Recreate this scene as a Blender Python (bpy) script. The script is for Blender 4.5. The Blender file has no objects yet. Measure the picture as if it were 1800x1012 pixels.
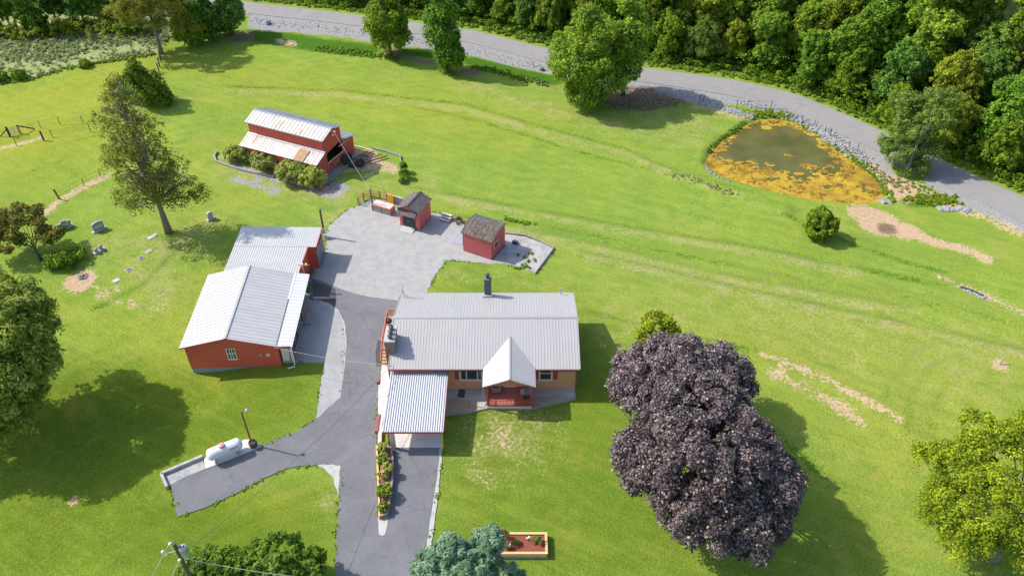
import bpy, bmesh, math, random
import numpy as np
from mathutils import Vector, Matrix, noise
from mathutils.geometry import tessellate_polygon

# ------------------------------------------------------------------ camera
F, TH, H = 1410.0, math.radians(40.1), 56.0
sc = bpy.context.scene
col = sc.collection
cam = bpy.data.cameras.new("camera"); camo = bpy.data.objects.new("camera", cam); col.objects.link(camo)
cam.sensor_width = 36.0; cam.lens = 36.0 * F / 1800.0
cam.clip_start = 0.5; cam.clip_end = 2000
camo.location = (0, 0, H); camo.rotation_euler = (math.pi / 2 - TH, 0, 0)
sc.camera = camo

# ------------------------------------------------------------------ light
SUN_DIR = Vector((-4.15, 1.18, 4.30)).normalized()          # towards the sun
EL = math.asin(SUN_DIR.z); AZ = math.atan2(SUN_DIR.x, SUN_DIR.y)
w = bpy.data.worlds.new("World"); sc.world = w; w.use_nodes = True
nt = w.node_tree; nt.nodes.clear()
sky = nt.nodes.new("ShaderNodeTexSky"); sky.sky_type = 'NISHITA'; sky.sun_disc = False
sky.sun_elevation = EL; sky.sun_rotation = AZ; sky.air_density = 1.0; sky.dust_density = 1.5
bg = nt.nodes.new("ShaderNodeBackground"); bg.inputs[1].default_value = 0.15
wo = nt.nodes.new("ShaderNodeOutputWorld")
nt.links.new(sky.outputs[0], bg.inputs[0]); nt.links.new(bg.outputs[0], wo.inputs[0])
sl = bpy.data.lights.new("sun", 'SUN'); sl.energy = 3.3; sl.angle = math.radians(0.6); sl.color = (1.0, 0.95, 0.86)
so = bpy.data.objects.new("sun", sl); col.objects.link(so)
so.rotation_euler = SUN_DIR.to_track_quat('Z', 'Y').to_euler(); so.location = (-30, 20, 60)
sc.view_settings.view_transform = 'Standard'; sc.view_settings.look = 'None'
sc.view_settings.exposure = 0.80; sc.view_settings.gamma = 1.0
sc.view_settings.use_curve_mapping = False
sc.cycles.max_bounces = 5; sc.cycles.transparent_max_bounces = 6

rnd = random.Random(7)
RS = np.random.RandomState(11)

# ------------------------------------------------------------------ geometry of the place
def ray(u, v):
    c, s = math.cos(TH), math.sin(TH)
    r = (u - 900) / F; p = -(v - 506) / F
    return (r, p * s + c, p * c - s)
def at(u, v, z=0.0):
    d = ray(u, v); t = (z - H) / d[2]
    return (d[0] * t, d[1] * t, z)
def S(t):
    t = np.clip(t, 0, 1); return t * t * (3 - 2 * t)
def pxpoly(pts, z=0.0):
    return np.array([at(u, v, z)[:2] for u, v in pts])
def seg_dist(X, Y, P, closed=False):
    d = np.full(X.shape, 1e9); n = len(P)
    for i in range(n if closed else n - 1):
        a = P[i]; b = P[(i + 1) % n]; ab = b - a; L = max(ab @ ab, 1e-9)
        t = np.clip(((X - a[0]) * ab[0] + (Y - a[1]) * ab[1]) / L, 0, 1)
        d = np.minimum(d, np.hypot(X - a[0] - t * ab[0], Y - a[1] - t * ab[1]))
    return d
def inside(X, Y, P):
    r = np.zeros(X.shape, bool); n = len(P)
    for i in range(n):
        a = P[i]; b = P[(i + 1) % n]
        c = ((a[1] > Y) != (b[1] > Y)) & (X < (b[0] - a[0]) * (Y - a[1]) / (b[1] - a[1] + 1e-12) + a[0])
        r ^= c
    return r
def sdf(X, Y, P):
    d = seg_dist(X, Y, P, True)
    return np.where(inside(X, Y, P), -d, d)

def resample(P, n):
    P = np.array(P, float); d = np.r_[0, np.cumsum(np.hypot(*(P[1:] - P[:-1]).T))]
    t = np.linspace(0, d[-1], n)
    Q = np.stack([np.interp(t, d, P[:, 0]), np.interp(t, d, P[:, 1])], 1)
    for _ in range(3): Q[1:-1] = (Q[:-2] + 2 * Q[1:-1] + Q[2:]) / 4
    return Q
ROADZ = 0.32
RU = [(100, -26), (310, -6), (430, 3), (600, 23), (740, 41), (830, 53), (955, 84), (1127, 119), (1200, 128), (1300, 142), (1400, 165), (1500, 207), (1552, 231), (1651, 279), (1720, 312), (1800, 345), (1900, 392), (2060, 470)]
RL = [(100, -8), (310, 12), (430, 23), (600, 42), (740, 60), (830, 76), (955, 109), (1112, 142), (1200, 154), (1300, 171), (1400, 200), (1500, 247), (1530, 260), (1630, 308), (1715, 350), (1800, 393), (1900, 446), (2060, 540)]
road_far = resample(pxpoly(RU, ROADZ), 160); road_near = resample(pxpoly(RL, ROADZ), 160)
road_mid = (road_far + road_near) / 2
ordr = np.argsort(road_far[:, 0]); FX = road_far[ordr, 0]; FY = road_far[ordr, 1]
POND_OUT = pxpoly([(1237, 290), (1248, 264), (1270, 246), (1295, 232), (1310, 222), (1330, 212), (1370, 207), (1400, 215), (1430, 231), (1465, 260), (1500, 284), (1530, 305), (1548, 325), (1556, 350), (1535, 358), (1480, 359), (1430, 355), (1380, 346), (1330, 333), (1290, 319), (1255, 306)], -.36)
def z4(l): return [(1200 + a / 4, 100 + b / 4) for a, b in l]
POND_IN = pxpoly(z4([(340, 590), (420, 545), (490, 500), (530, 490), (580, 515), (660, 495), (780, 515), (870, 560), (930, 600), (960, 640), (1010, 690), (1050, 750), (1115, 790), (1100, 810), (1040, 800), (960, 780), (920, 760), (890, 840), (800, 850), (740, 800), (640, 790), (560, 770), (500, 740), (420, 715), (300, 720), (270, 690), (340, 660)]), -.36)
BANK1 = pxpoly([(880, 384), (960, 397), (1050, 416), (1150, 438), (1300, 470), (1420, 488), (1560, 516), (1800, 570)])
BANK2 = pxpoly([(1140, 293), (1220, 315), (1300, 345), (1380, 370)])
BANK3 = pxpoly([(1010, 540), (1080, 575), (1250, 600), (1340, 622), (1450, 662), (1580, 735)])
DITCH = pxpoly([(430, 62), (520, 80), (600, 92), (700, 104), (800, 128), (900, 146), (980, 160)])

def _h(X, Y):
    X = np.asarray(X, float); Y = np.asarray(Y, float)
    z = np.zeros(X.shape)
    xs = -29.5 + 5.5 * S((Y - 46) / 5)
    z += -0.62 * S((xs - X) / 6.5) * S((74 - Y) / 10)
    dp = sdf(X, Y, POND_OUT)
    z += -1.1 * S((0.8 - dp) / 2.2)
    fy = np.interp(X, FX, FY)
    dd = (Y - fy) * 0.85
    z += 0.30 * np.maximum(0, dd - 4) * S((dd - 4) / 6) * np.where(dd > 60, 60 / np.maximum(dd, 60), 1)
    dr = seg_dist(X, Y, road_mid[::4])
    z += (ROADZ - .07) * S((6.5 - dr) / 3.6)
    z += 0.35 * np.exp(-(seg_dist(X, Y, BANK2) / 1.0) ** 2) * S((dp - .5) / 2)
    db = seg_dist(X, Y, BANK1); z += 0.30 * np.exp(-(db / 1.3) ** 2) * S((X + 1) / 5)
    z += 0.22 * np.exp(-(seg_dist(X, Y, BANK3) / 1.4) ** 2) * S((X - 9) / 5)
    z += -0.30 * np.exp(-(seg_dist(X, Y, DITCH) / 1.3) ** 2)
    far = S((np.hypot(X + 12, (Y - 62) * 0.8) - 30) / 14) * S((dr - 8) / 8)
    z += far * (0.22 * np.sin(X * .11 + 1) * np.sin(Y * .13) + 0.07 * np.sin(X * .5 + Y * .31) * np.sin(Y * .43 - X * .2))
    return z
def hz(x, y): return float(_h(np.array([x]), np.array([y]))[0])
def G(u, v):
    z = 0.0
    for _ in range(7): p = at(u, v, z); z = 0.5 * z + 0.5 * hz(p[0], p[1]) if _ else hz(p[0], p[1])
    p = at(u, v, z); return (p[0], p[1], hz(p[0], p[1]))
def GP(pts): return [G(u, v) for u, v in pts]
def planeY(u, v, y0):
    d = ray(u, v); t = y0 / d[1]; return (d[0] * t, y0, H + d[2] * t)

# ------------------------------------------------------------------ materials
class NT:
    def __init__(s, name):
        s.m = bpy.data.materials.new(name); s.m.use_nodes = True; s.t = s.m.node_tree; s.t.nodes.clear()
        s.out = s.t.nodes.new("ShaderNodeOutputMaterial"); s.b = s.n("ShaderNodeBsdfPrincipled")
        s.t.links.new(s.b.outputs[0], s.out.inputs[0]); s.co = None
    def n(s, ty, **k):
        x = s.t.nodes.new(ty)
        for a, b in k.items(): setattr(x, a, b)
        return x
    def l(s, a, b): s.t.links.new(a, b)
    def coord(s):
        if s.co is None: s.co = s.n("ShaderNodeTexCoord").outputs["Object"]
        return s.co
    def mapping(s, scale=(1, 1, 1), rot=(0, 0, 0), src=None):
        m = s.n("ShaderNodeMapping"); m.inputs["Scale"].default_value = scale; m.inputs["Rotation"].default_value = rot
        s.l(src or s.coord(), m.inputs[0]); return m.outputs[0]
    def aniso(s, lx, ly, ang_):
        m = s.n("ShaderNodeMapping", vector_type='TEXTURE'); m.inputs["Scale"].default_value = (lx, ly, 1); m.inputs["Rotation"].default_value = (0, 0, math.radians(ang_))
        s.l(s.coord(), m.inputs[0]); return m.outputs[0]
    def noise(s, scale, detail=4, rough=.55, vec=None, dist=0):
        x = s.n("ShaderNodeTexNoise"); x.inputs["Scale"].default_value = scale; x.inputs["Detail"].default_value = detail
        x.inputs["Roughness"].default_value = rough; x.inputs["Distortion"].default_value = dist
        s.l(vec or s.coord(), x.inputs["Vector"]); return x.outputs["Fac"]
    def ramp(s, fac, stops):
        r = s.n("ShaderNodeValToRGB"); e = r.color_ramp.elements
        while len(e) < len(stops): e.new(0.5)
        for i, (p, c) in enumerate(stops): e[i].position = p; e[i].color = (*c, 1)
        s.l(fac, r.inputs[0]); return r.outputs[0]
    def mix(s, fac, a, b, mode='MIX'):
        x = s.n("ShaderNodeMix", data_type='RGBA', blend_type=mode)
        if isinstance(fac, (int, float)): x.inputs[0].default_value = fac
        else: s.l(fac, x.inputs[0])
        for i, c in ((6, a), (7, b)):
            if isinstance(c, tuple): x.inputs[i].default_value = (*c, 1)
            else: s.l(c, x.inputs[i])
        return x.outputs[2]
    def math(s, op, a, b=None, c=None, clamp=False):
        x = s.n("ShaderNodeMath", operation=op, use_clamp=clamp)
        for i, q in enumerate((a, b, c)):
            if q is None: continue
            if isinstance(q, (int, float)): x.inputs[i].default_value = q
            else: s.l(q, x.inputs[i])
        return x.outputs[0]
    def mr(s, v, a, b, c=0., d=1.):
        x = s.n("ShaderNodeMapRange"); x.interpolation_type = 'SMOOTHSTEP'
        for i, q in enumerate((v, a, b, c, d)):
            if isinstance(q, (int, float)): x.inputs[i].default_value = q
            else: s.l(q, x.inputs[i])
        return x.outputs[0]
    def bump(s, hgt, strength=.4, dist=.02):
        b = s.n("ShaderNodeBump"); b.inputs["Strength"].default_value = strength; b.inputs["Distance"].default_value = dist
        s.l(hgt, b.inputs["Height"]); s.l(b.outputs[0], s.b.inputs["Normal"])
    def fin(s, color, rough=.8, metal=0., spec=None):
        if isinstance(color, tuple): s.b.inputs["Base Color"].default_value = (*color, 1)
        else: s.l(color, s.b.inputs["Base Color"])
        if isinstance(rough, (int, float)): s.b.inputs["Roughness"].default_value = rough
        else: s.l(rough, s.b.inputs["Roughness"])
        s.b.inputs["Metallic"].default_value = metal
        if spec is not None: s.b.inputs["Specular IOR Level"].default_value = spec
        return s.m

def plain(name, c, rough=.7, var=.18, scale=3., metal=0., spec=None, bump=0., streak=None):
    t = NT(name)
    v = t.mapping(streak) if streak else t.coord()
    n1 = t.noise(scale, 5, .6, v); n2 = t.noise(scale * 9, 3, .6, v)
    f = t.math('MULTIPLY_ADD', n1, .65, t.math('MULTIPLY', n2, .35))
    lo = tuple(x * (1 - var) for x in c); hi = tuple(min(1, x * (1 + var)) for x in c)
    if bump: t.bump(n2, bump, .02)
    return t.fin(t.ramp(f, [(.3, lo), (.7, hi)]), rough, metal, spec)

def patchy(name, c1, c2, c3, rough=.85, scale=1.5, thr=.55, fine=14., bump=.2, streak=None):
    """base colour c1 with worn patches c2 and fine specks c3"""
    t = NT(name); v = t.mapping(streak) if streak else t.coord()
    a = t.noise(scale, 6, .65, v); b = t.noise(fine, 3, .7, v)
    x = t.mix(t.mr(a, thr - .06, thr + .08), c1, c2)
    x = t.mix(t.mr(b, .56, .72), x, c3)
    if bump: t.bump(b, bump, .02)
    return t.fin(x, rough)

def asphalt(name, base, light, crack=.7, cs=.28):
    t = NT(name)
    big = t.noise(.35, 5, .6, dist=.6); mid = t.noise(2.6, 5, .7); fine = t.noise(26, 2, .8)
    x = t.ramp(t.math('MULTIPLY_ADD', big, .6, t.math('MULTIPLY', mid, .4)), [(.32, base), (.68, light)])
    x = t.mix(t.mr(fine, .3, .75), x, (light[0] * 1.3, light[1] * 1.3, light[2] * 1.3), 'MIX') if False else x
    sp = t.mix(t.mr(fine, .5, .8, 0, .35), x, tuple(min(1, q * 1.8) for q in light))
    vo = t.n("ShaderNodeTexVoronoi", feature='DISTANCE_TO_EDGE'); vo.inputs["Scale"].default_value = cs
    add = t.n("ShaderNodeVectorMath", operation='ADD')
    nn = t.n("ShaderNodeTexNoise"); nn.inputs["Scale"].default_value = 1.2; nn.inputs["Detail"].default_value = 6
    t.l(t.coord(), nn.inputs["Vector"])
    sc_ = t.n("ShaderNodeVectorMath", operation='SCALE'); sc_.inputs[3].default_value = .9; t.l(nn.outputs["Color"], sc_.inputs[0])
    t.l(t.coord(), add.inputs[0]); t.l(sc_.outputs[0], add.inputs[1]); t.l(add.outputs[0], vo.inputs["Vector"])
    gate = t.mr(t.noise(.22, 2), .42, .56)
    ck = t.math('MULTIPLY', t.math('MULTIPLY', t.mr(vo.outputs[0], .004, .014, 1, 0), gate), crack)
    sp = t.mix(ck, sp, tuple(q * .32 for q in base))
    t.bump(fine, .35, .015)
    return t.fin(sp, .9, spec=.25)

def foliage(name, c_lo, c_mid, c_hi, trans=.36, rough=.65, spec=.16, accent=None, acc=.08):
    t = NT(name)
    a = t.n("ShaderNodeAttribute", attribute_name="tint").outputs["Fac"]
    oi = t.n("ShaderNodeObjectInfo").outputs["Random"]
    x = t.ramp(a, [(.0, c_lo), (.5, c_mid), (1., c_hi)])
    if accent:
        a2 = t.n("ShaderNodeAttribute", attribute_name="acc").outputs["Fac"]
        x = t.mix(t.mr(a2, 1 - acc - .01, 1 - acc + .01), x, accent)
    hs = t.n("ShaderNodeHueSaturation"); t.l(x, hs.inputs["Color"])
    t.l(t.mr(oi, 0, 1, .485, .515), hs.inputs["Hue"]); t.l(t.mr(oi, 0, 1, 1.12, .88), hs.inputs["Value"])
    x = hs.outputs[0]
    t.fin(x, rough, spec=spec)
    tr = t.n("ShaderNodeBsdfTranslucent"); t.l(x, tr.inputs[0])
    mx = t.n("ShaderNodeMixShader"); mx.inputs[0].default_value = trans
    t.l(t.b.outputs[0], mx.inputs[1]); t.l(tr.outputs[0], mx.inputs[2]); t.l(mx.outputs[0], t.out.inputs[0])
    return t.m

M = {}
M['asphalt'] = asphalt("asphalt_drive", (.118, .118, .130), (.185, .184, .196), .28)
M['asphalt_branch'] = asphalt("asphalt_branch", (.115, .115, .126), (.18, .178, .188), .2)
M['asphalt_dark'] = asphalt('asphalt_patch_and_shade', (.060, .062, .070), (.085, .086, .094), .2)
M['road'] = asphalt("road_asphalt", (.225, .212, .208), (.275, .26, .252), .25, .1)
M['concrete'] = patchy("concrete", (.40, .39, .37), (.32, .31, .29), (.46, .45, .43), .9, .8)
M['concrete_pale'] = patchy("concrete_pale", (.56, .52, .49), (.46, .42, .39), (.62, .58, .55), .85, 1.1)
M['concrete_grey'] = patchy("concrete_grey", (.42, .405, .38), (.33, .32, .30), (.50, .49, .46), .9, .5, thr=.5)
M['pad'] = patchy("compacted_pad", (.32, .32, .32), (.27, .27, .272), (.37, .365, .36), .92, .35, thr=.5, fine=20)
M['gravel'] = patchy("yard_gravel", (.325, .318, .305), (.285, .28, .272), (.42, .41, .39), .95, .9, thr=.5, fine=11, bump=.5)
M['gravel_back'] = patchy("gravel_pad_back", (.37, .345, .33), (.27, .262, .27), (.48, .45, .42), .95, .9, thr=.5, fine=9, bump=.5)
M['pebble'] = patchy("river_pebbles", (.40, .32, .22), (.28, .22, .16), (.60, .54, .44), .85, 5, thr=.5, fine=13, bump=.8)
M['roof_house'] = plain("house_metal_roof", (.38, .365, .36), .5, .06, .8, .1, bump=.03, streak=(1, .1, 1))
M['seam'] = plain('roof_seam', (.27, .265, .27), .6, .1)
M['seam_rust'] = plain('roof_seam_rusty', (.24, .19, .16), .7, .3, 3)
M['roof_trim'] = plain("roof_trim", (.42, .41, .41), .45, .08, 1, .3)
M['roof_gar'] = plain("garage_metal_roof", (.45, .44, .43), .5, .08, .9, .05, streak=(.3, 1, 1))
M['roof_carport'] = plain("carport_roof_white", (.58, .58, .59), .5, .05, 1.2, .1, streak=(1, .06, 1))
M['carport_pan'] = plain("carport_roof_groove", (.38, .40, .43), .6, .1, 2, .1)
M['roof_gap'] = plain("dark_gap", (.09, .08, .08), .8)
def barn_roof():
    t = NT("weathered_tin")
    v = t.mapping((1, .12, .12)); a = t.noise(2.2, 5, .7, v); b = t.noise(.7, 5, .65)
    x = t.ramp(a, [(.25, (.33, .30, .285)), (.5, (.47, .445, .43)), (.72, (.58, .56, .545))])
    x = t.mix(t.math('MULTIPLY', t.mr(a, .50, .62), t.mr(b, .46, .60)), x, (.36, .21, .13))
    x = t.mix(t.mr(t.noise(5, 4, .7, v), .6, .75, 0, .5), x, (.3, .26, .24))
    return t.fin(x, .55, .15)
M['barn_roof'] = barn_roof()
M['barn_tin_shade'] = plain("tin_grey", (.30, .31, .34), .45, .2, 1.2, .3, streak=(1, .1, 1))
M['rusty'] = plain("rusty_tin", (.36, .23, .12), .8, .2, 1.5)
M['barn_red'] = plain("barn_red", (.52, .085, .055), .75, .22, 2., streak=(1, 1, .12))
M['shed_red'] = plain("shed_red", (.54, .125, .12), .6, .1, 1.5, streak=(1, 1, .15))
M['garage_red'] = plain("garage_red", (.56, .095, .055), .6, .10, .8)
M['porch_red'] = plain("porch_red", (.42, .13, .10), .6, .15, 2)
M['trim_red'] = plain("trim_red", (.36, .075, .07), .6, .15, 2)
M['rail_wood'] = plain("rail_wood", (.46, .17, .10), .7, .2, 3)
M['rail_brown'] = plain("rail_brown", (.30, .13, .085), .75, .2, 3)
M['shutter'] = plain("shutter_red", (.36, .06, .055), .6, .1, 3)
def brick(name, a, b, m, sx=1.):
    t = NT(name)
    sep = t.n("ShaderNodeSeparateXYZ"); t.l(t.coord(), sep.inputs[0])
    cb = t.n("ShaderNodeCombineXYZ"); t.l(t.math('ADD', sep.outputs[0], sep.outputs[1]), cb.inputs[0]); t.l(sep.outputs[2], cb.inputs[1])
    br = t.n("ShaderNodeTexBrick"); t.l(cb.outputs[0], br.inputs["Vector"])
    br.inputs["Color1"].default_value = (*a, 1); br.inputs["Color2"].default_value = (*b, 1); br.inputs["Mortar"].default_value = (*m, 1)
    br.inputs["Scale"].default_value = 1; br.inputs["Brick Width"].default_value = .24; br.inputs["Row Height"].default_value = .085; br.inputs["Mortar Size"].default_value = .012
    x = t.mix(t.mr(t.noise(1.2, 4), .35, .7, 0, .35), br.outputs[0], tuple(q * .75 for q in a))
    return t.fin(x, .85)
M['brick'] = brick("orange_brick", (.60, .24, .105), (.66, .30, .14), (.52, .36, .24))
M['brick_brown'] = brick("brown_brick", (.17, .085, .06), (.22, .12, .09), (.3, .26, .22))
M['brick_dark'] = brick("soot_block", (.055, .058, .07), (.085, .088, .10), (.15, .15, .16))
M['cream'] = plain("cream_trim", (.62, .55, .42), .6, .05)
M['white'] = plain("white_paint", (.72, .72, .70), .45, .06)
M['white_tank'] = plain("tank_white", (.66, .68, .68), .35, .08, 1.2)
M['pink'] = plain("faded_pink", (.62, .26, .30), .5, .08)
M['glass'] = NT("window_glass").fin((.03, .035, .04), .08, spec=.8)
M['dark'] = plain("dark_interior", (.015, .014, .013), .9)
M['black'] = plain("black_rubber", (.022, .024, .03), .75, .3)
M['charcoal'] = plain("charcoal_paint", (.035, .042, .055), .6, .2, 2, streak=(1, 1, .2))
M['shingle'] = patchy("weathered_shingle", (.135, .115, .11), (.09, .078, .075), (.22, .195, .185), .95, 2.2, thr=.5, fine=8)
M['shingle_worn'] = patchy("worn_shingle", (.085, .065, .055), (.15, .12, .10), (.27, .235, .21), .95, 3.4, thr=.48, fine=9, streak=(1, .35, 1))
M['wood_grey'] = plain("grey_wood", (.27, .255, .24), .85, .25, 3, streak=(1, .1, 1))
M['wood_pale'] = plain("pale_lumber", (.60, .48, .33), .8, .12, 3)
M['wood_new'] = plain("new_lumber", (.66, .42, .19), .75, .12, 3)
M['wood_dark'] = plain("dark_wood", (.10, .075, .055), .85, .25, 3)
M['pole'] = plain("treated_pole", (.10, .075, .05), .9, .3, 3, streak=(1, 1, .1))
M['pole_green'] = plain("mossy_pole", (.14, .105, .03), .9, .3, 3, streak=(1, 1, .1))
M['rust_pole'] = plain("rusty_steel", (.22, .055, .03), .7, .35, 4)
M['metal_grey'] = plain("galvanised", (.36, .39, .42), .4, .12, 2, .3)
M['foundation'] = plain("grey_block", (.24, .28, .27), .9, .1, 2)
M['granite'] = patchy("granite", (.27, .275, .29), (.23, .235, .25), (.38, .385, .40), .6, 3, fine=25)
M['granite_pale'] = patchy("granite_pale", (.42, .43, .45), (.36, .37, .39), (.5, .51, .53), .6, 3, fine=25)
M['bronze'] = plain("bronze_plate", (.07, .065, .06), .5)
M['stone'] = patchy("rubble_stone", (.27, .27, .275), (.18, .18, .19), (.40, .40, .40), .9, 1.1, fine=3)
M['mulch'] = patchy("red_mulch", (.24, .06, .035), (.16, .045, .03), (.38, .15, .10), .95, 6, fine=16, bump=.8)
M['soil'] = patchy("bed_soil", (.20, .10, .075), (.12, .07, .05), (.30, .18, .12), .95, 5, fine=16, bump=.6)
M['yellow'] = plain("yellow_board", (.72, .38, .03), .6, .08)
M['pink_board'] = plain("pale_pink_top", (.60, .46, .42), .8, .15, 2)
M['orange_rim'] = plain("orange_rim", (.55, .17, .09), .7, .12)
M['teal'] = plain("teal_plastic", (.03, .34, .24), .5, .1)
M['blue'] = plain("blue_plastic", (.03, .10, .38), .5, .15)
M['navy'] = plain("navy_steel", (.02, .05, .09), .5, .1)
M['orange'] = plain("orange_wood", (.45, .22, .09), .7, .2)
M['red_flower'] = plain("red_flower", (.62, .02, .025), .6, .1)
M['magenta'] = plain("magenta_flower", (.50, .05, .16), .6, .1)
M['gold'] = plain("gold_flower", (.70, .42, .02), .6, .1)
M['bark'] = plain("grey_bark", (.20, .165, .135), .95, .35, 2.5, bump=.6, streak=(1, 1, .25))
M['bark_dark'] = plain("dark_bark", (.10, .08, .062), .95, .35, 2.5, bump=.6, streak=(1, 1, .25))
M['wire'] = plain("cable_grey", (.40, .38, .36), .6)
M['wire_dark'] = plain("cable_dark", (.09, .09, .09), .6)
M['rope'] = plain("pale_rope", (.38, .33, .26), .7)

M['leaf_forest'] = foliage("leaf_forest", (.055, .13, .012), (.165, .29, .022), (.38, .52, .045))
M['leaf_forest_olive'] = foliage("leaf_forest_olive", (.085, .13, .012), (.22, .29, .022), (.42, .49, .045))
M['leaf_forest_deep'] = foliage("leaf_forest_deep", (.04, .105, .015), (.115, .235, .032), (.29, .45, .065))
M['leaf_locust'] = foliage("leaf_locust", (.05, .11, .02), (.13, .22, .036), (.24, .36, .06))
M['leaf_bright'] = foliage("leaf_bright", (.065, .13, .010), (.165, .27, .016), (.31, .42, .028))
M['leaf_yellow'] = foliage("leaf_yellowgreen", (.07, .12, .008), (.22, .31, .014), (.46, .52, .030), accent=(.40, .32, .03), acc=.04)
M['leaf_purple'] = foliage("leaf_purple", (.012, .007, .010), (.065, .045, .051), (.24, .18, .178), trans=.08, rough=.5, spec=.38, accent=(.34, .25, .21), acc=.09)
M['leaf_cedar_olive'] = foliage("leaf_sparse_olive", (.10, .12, .015), (.21, .24, .022), (.34, .37, .045), accent=(.28, .17, .08), acc=.05)
M['leaf_cherry'] = foliage("leaf_turning", (.07, .09, .012), (.17, .18, .025), (.28, .26, .04), accent=(.30, .16, .04), acc=.14)
M['leaf_willow'] = foliage("leaf_willow", (.07, .12, .012), (.17, .25, .025), (.40, .46, .11))
M['leaf_cedar'] = foliage("leaf_cedar", (.05, .095, .008), (.11, .18, .012), (.21, .29, .02), trans=.15)
M['leaf_conifer_bush'] = foliage("leaf_conifer_bush", (.07, .11, .006), (.17, .23, .010), (.33, .39, .018), trans=.2)
M['leaf_pine'] = foliage("leaf_blue_pine", (.07, .13, .06), (.18, .29, .155), (.40, .50, .32), trans=.15)
M['leaf_shrub'] = foliage("leaf_flower_shrub", (.10, .17, .012), (.30, .40, .028), (.54, .62, .10), accent=(.66, .46, .42), acc=.14)
M['leaf_hedge'] = foliage("leaf_hedge", (.05, .11, .008), (.14, .24, .015), (.36, .45, .07), accent=(.36, .20, .05), acc=.02)
M['leaf_weeds'] = foliage("leaf_weeds", (.20, .25, .07), (.36, .41, .14), (.54, .58, .27), accent=(.32, .25, .18), acc=.16)
M['leaf_grass'] = foliage("leaf_tall_grass", (.12, .20, .014), (.22, .33, .025), (.34, .45, .05))
M['leaf_dry'] = foliage("leaf_dry_grass", (.20, .20, .06), (.34, .33, .12), (.50, .46, .22))
M['twig'] = plain("bare_twig", (.30, .26, .23), .9, .2)

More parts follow.
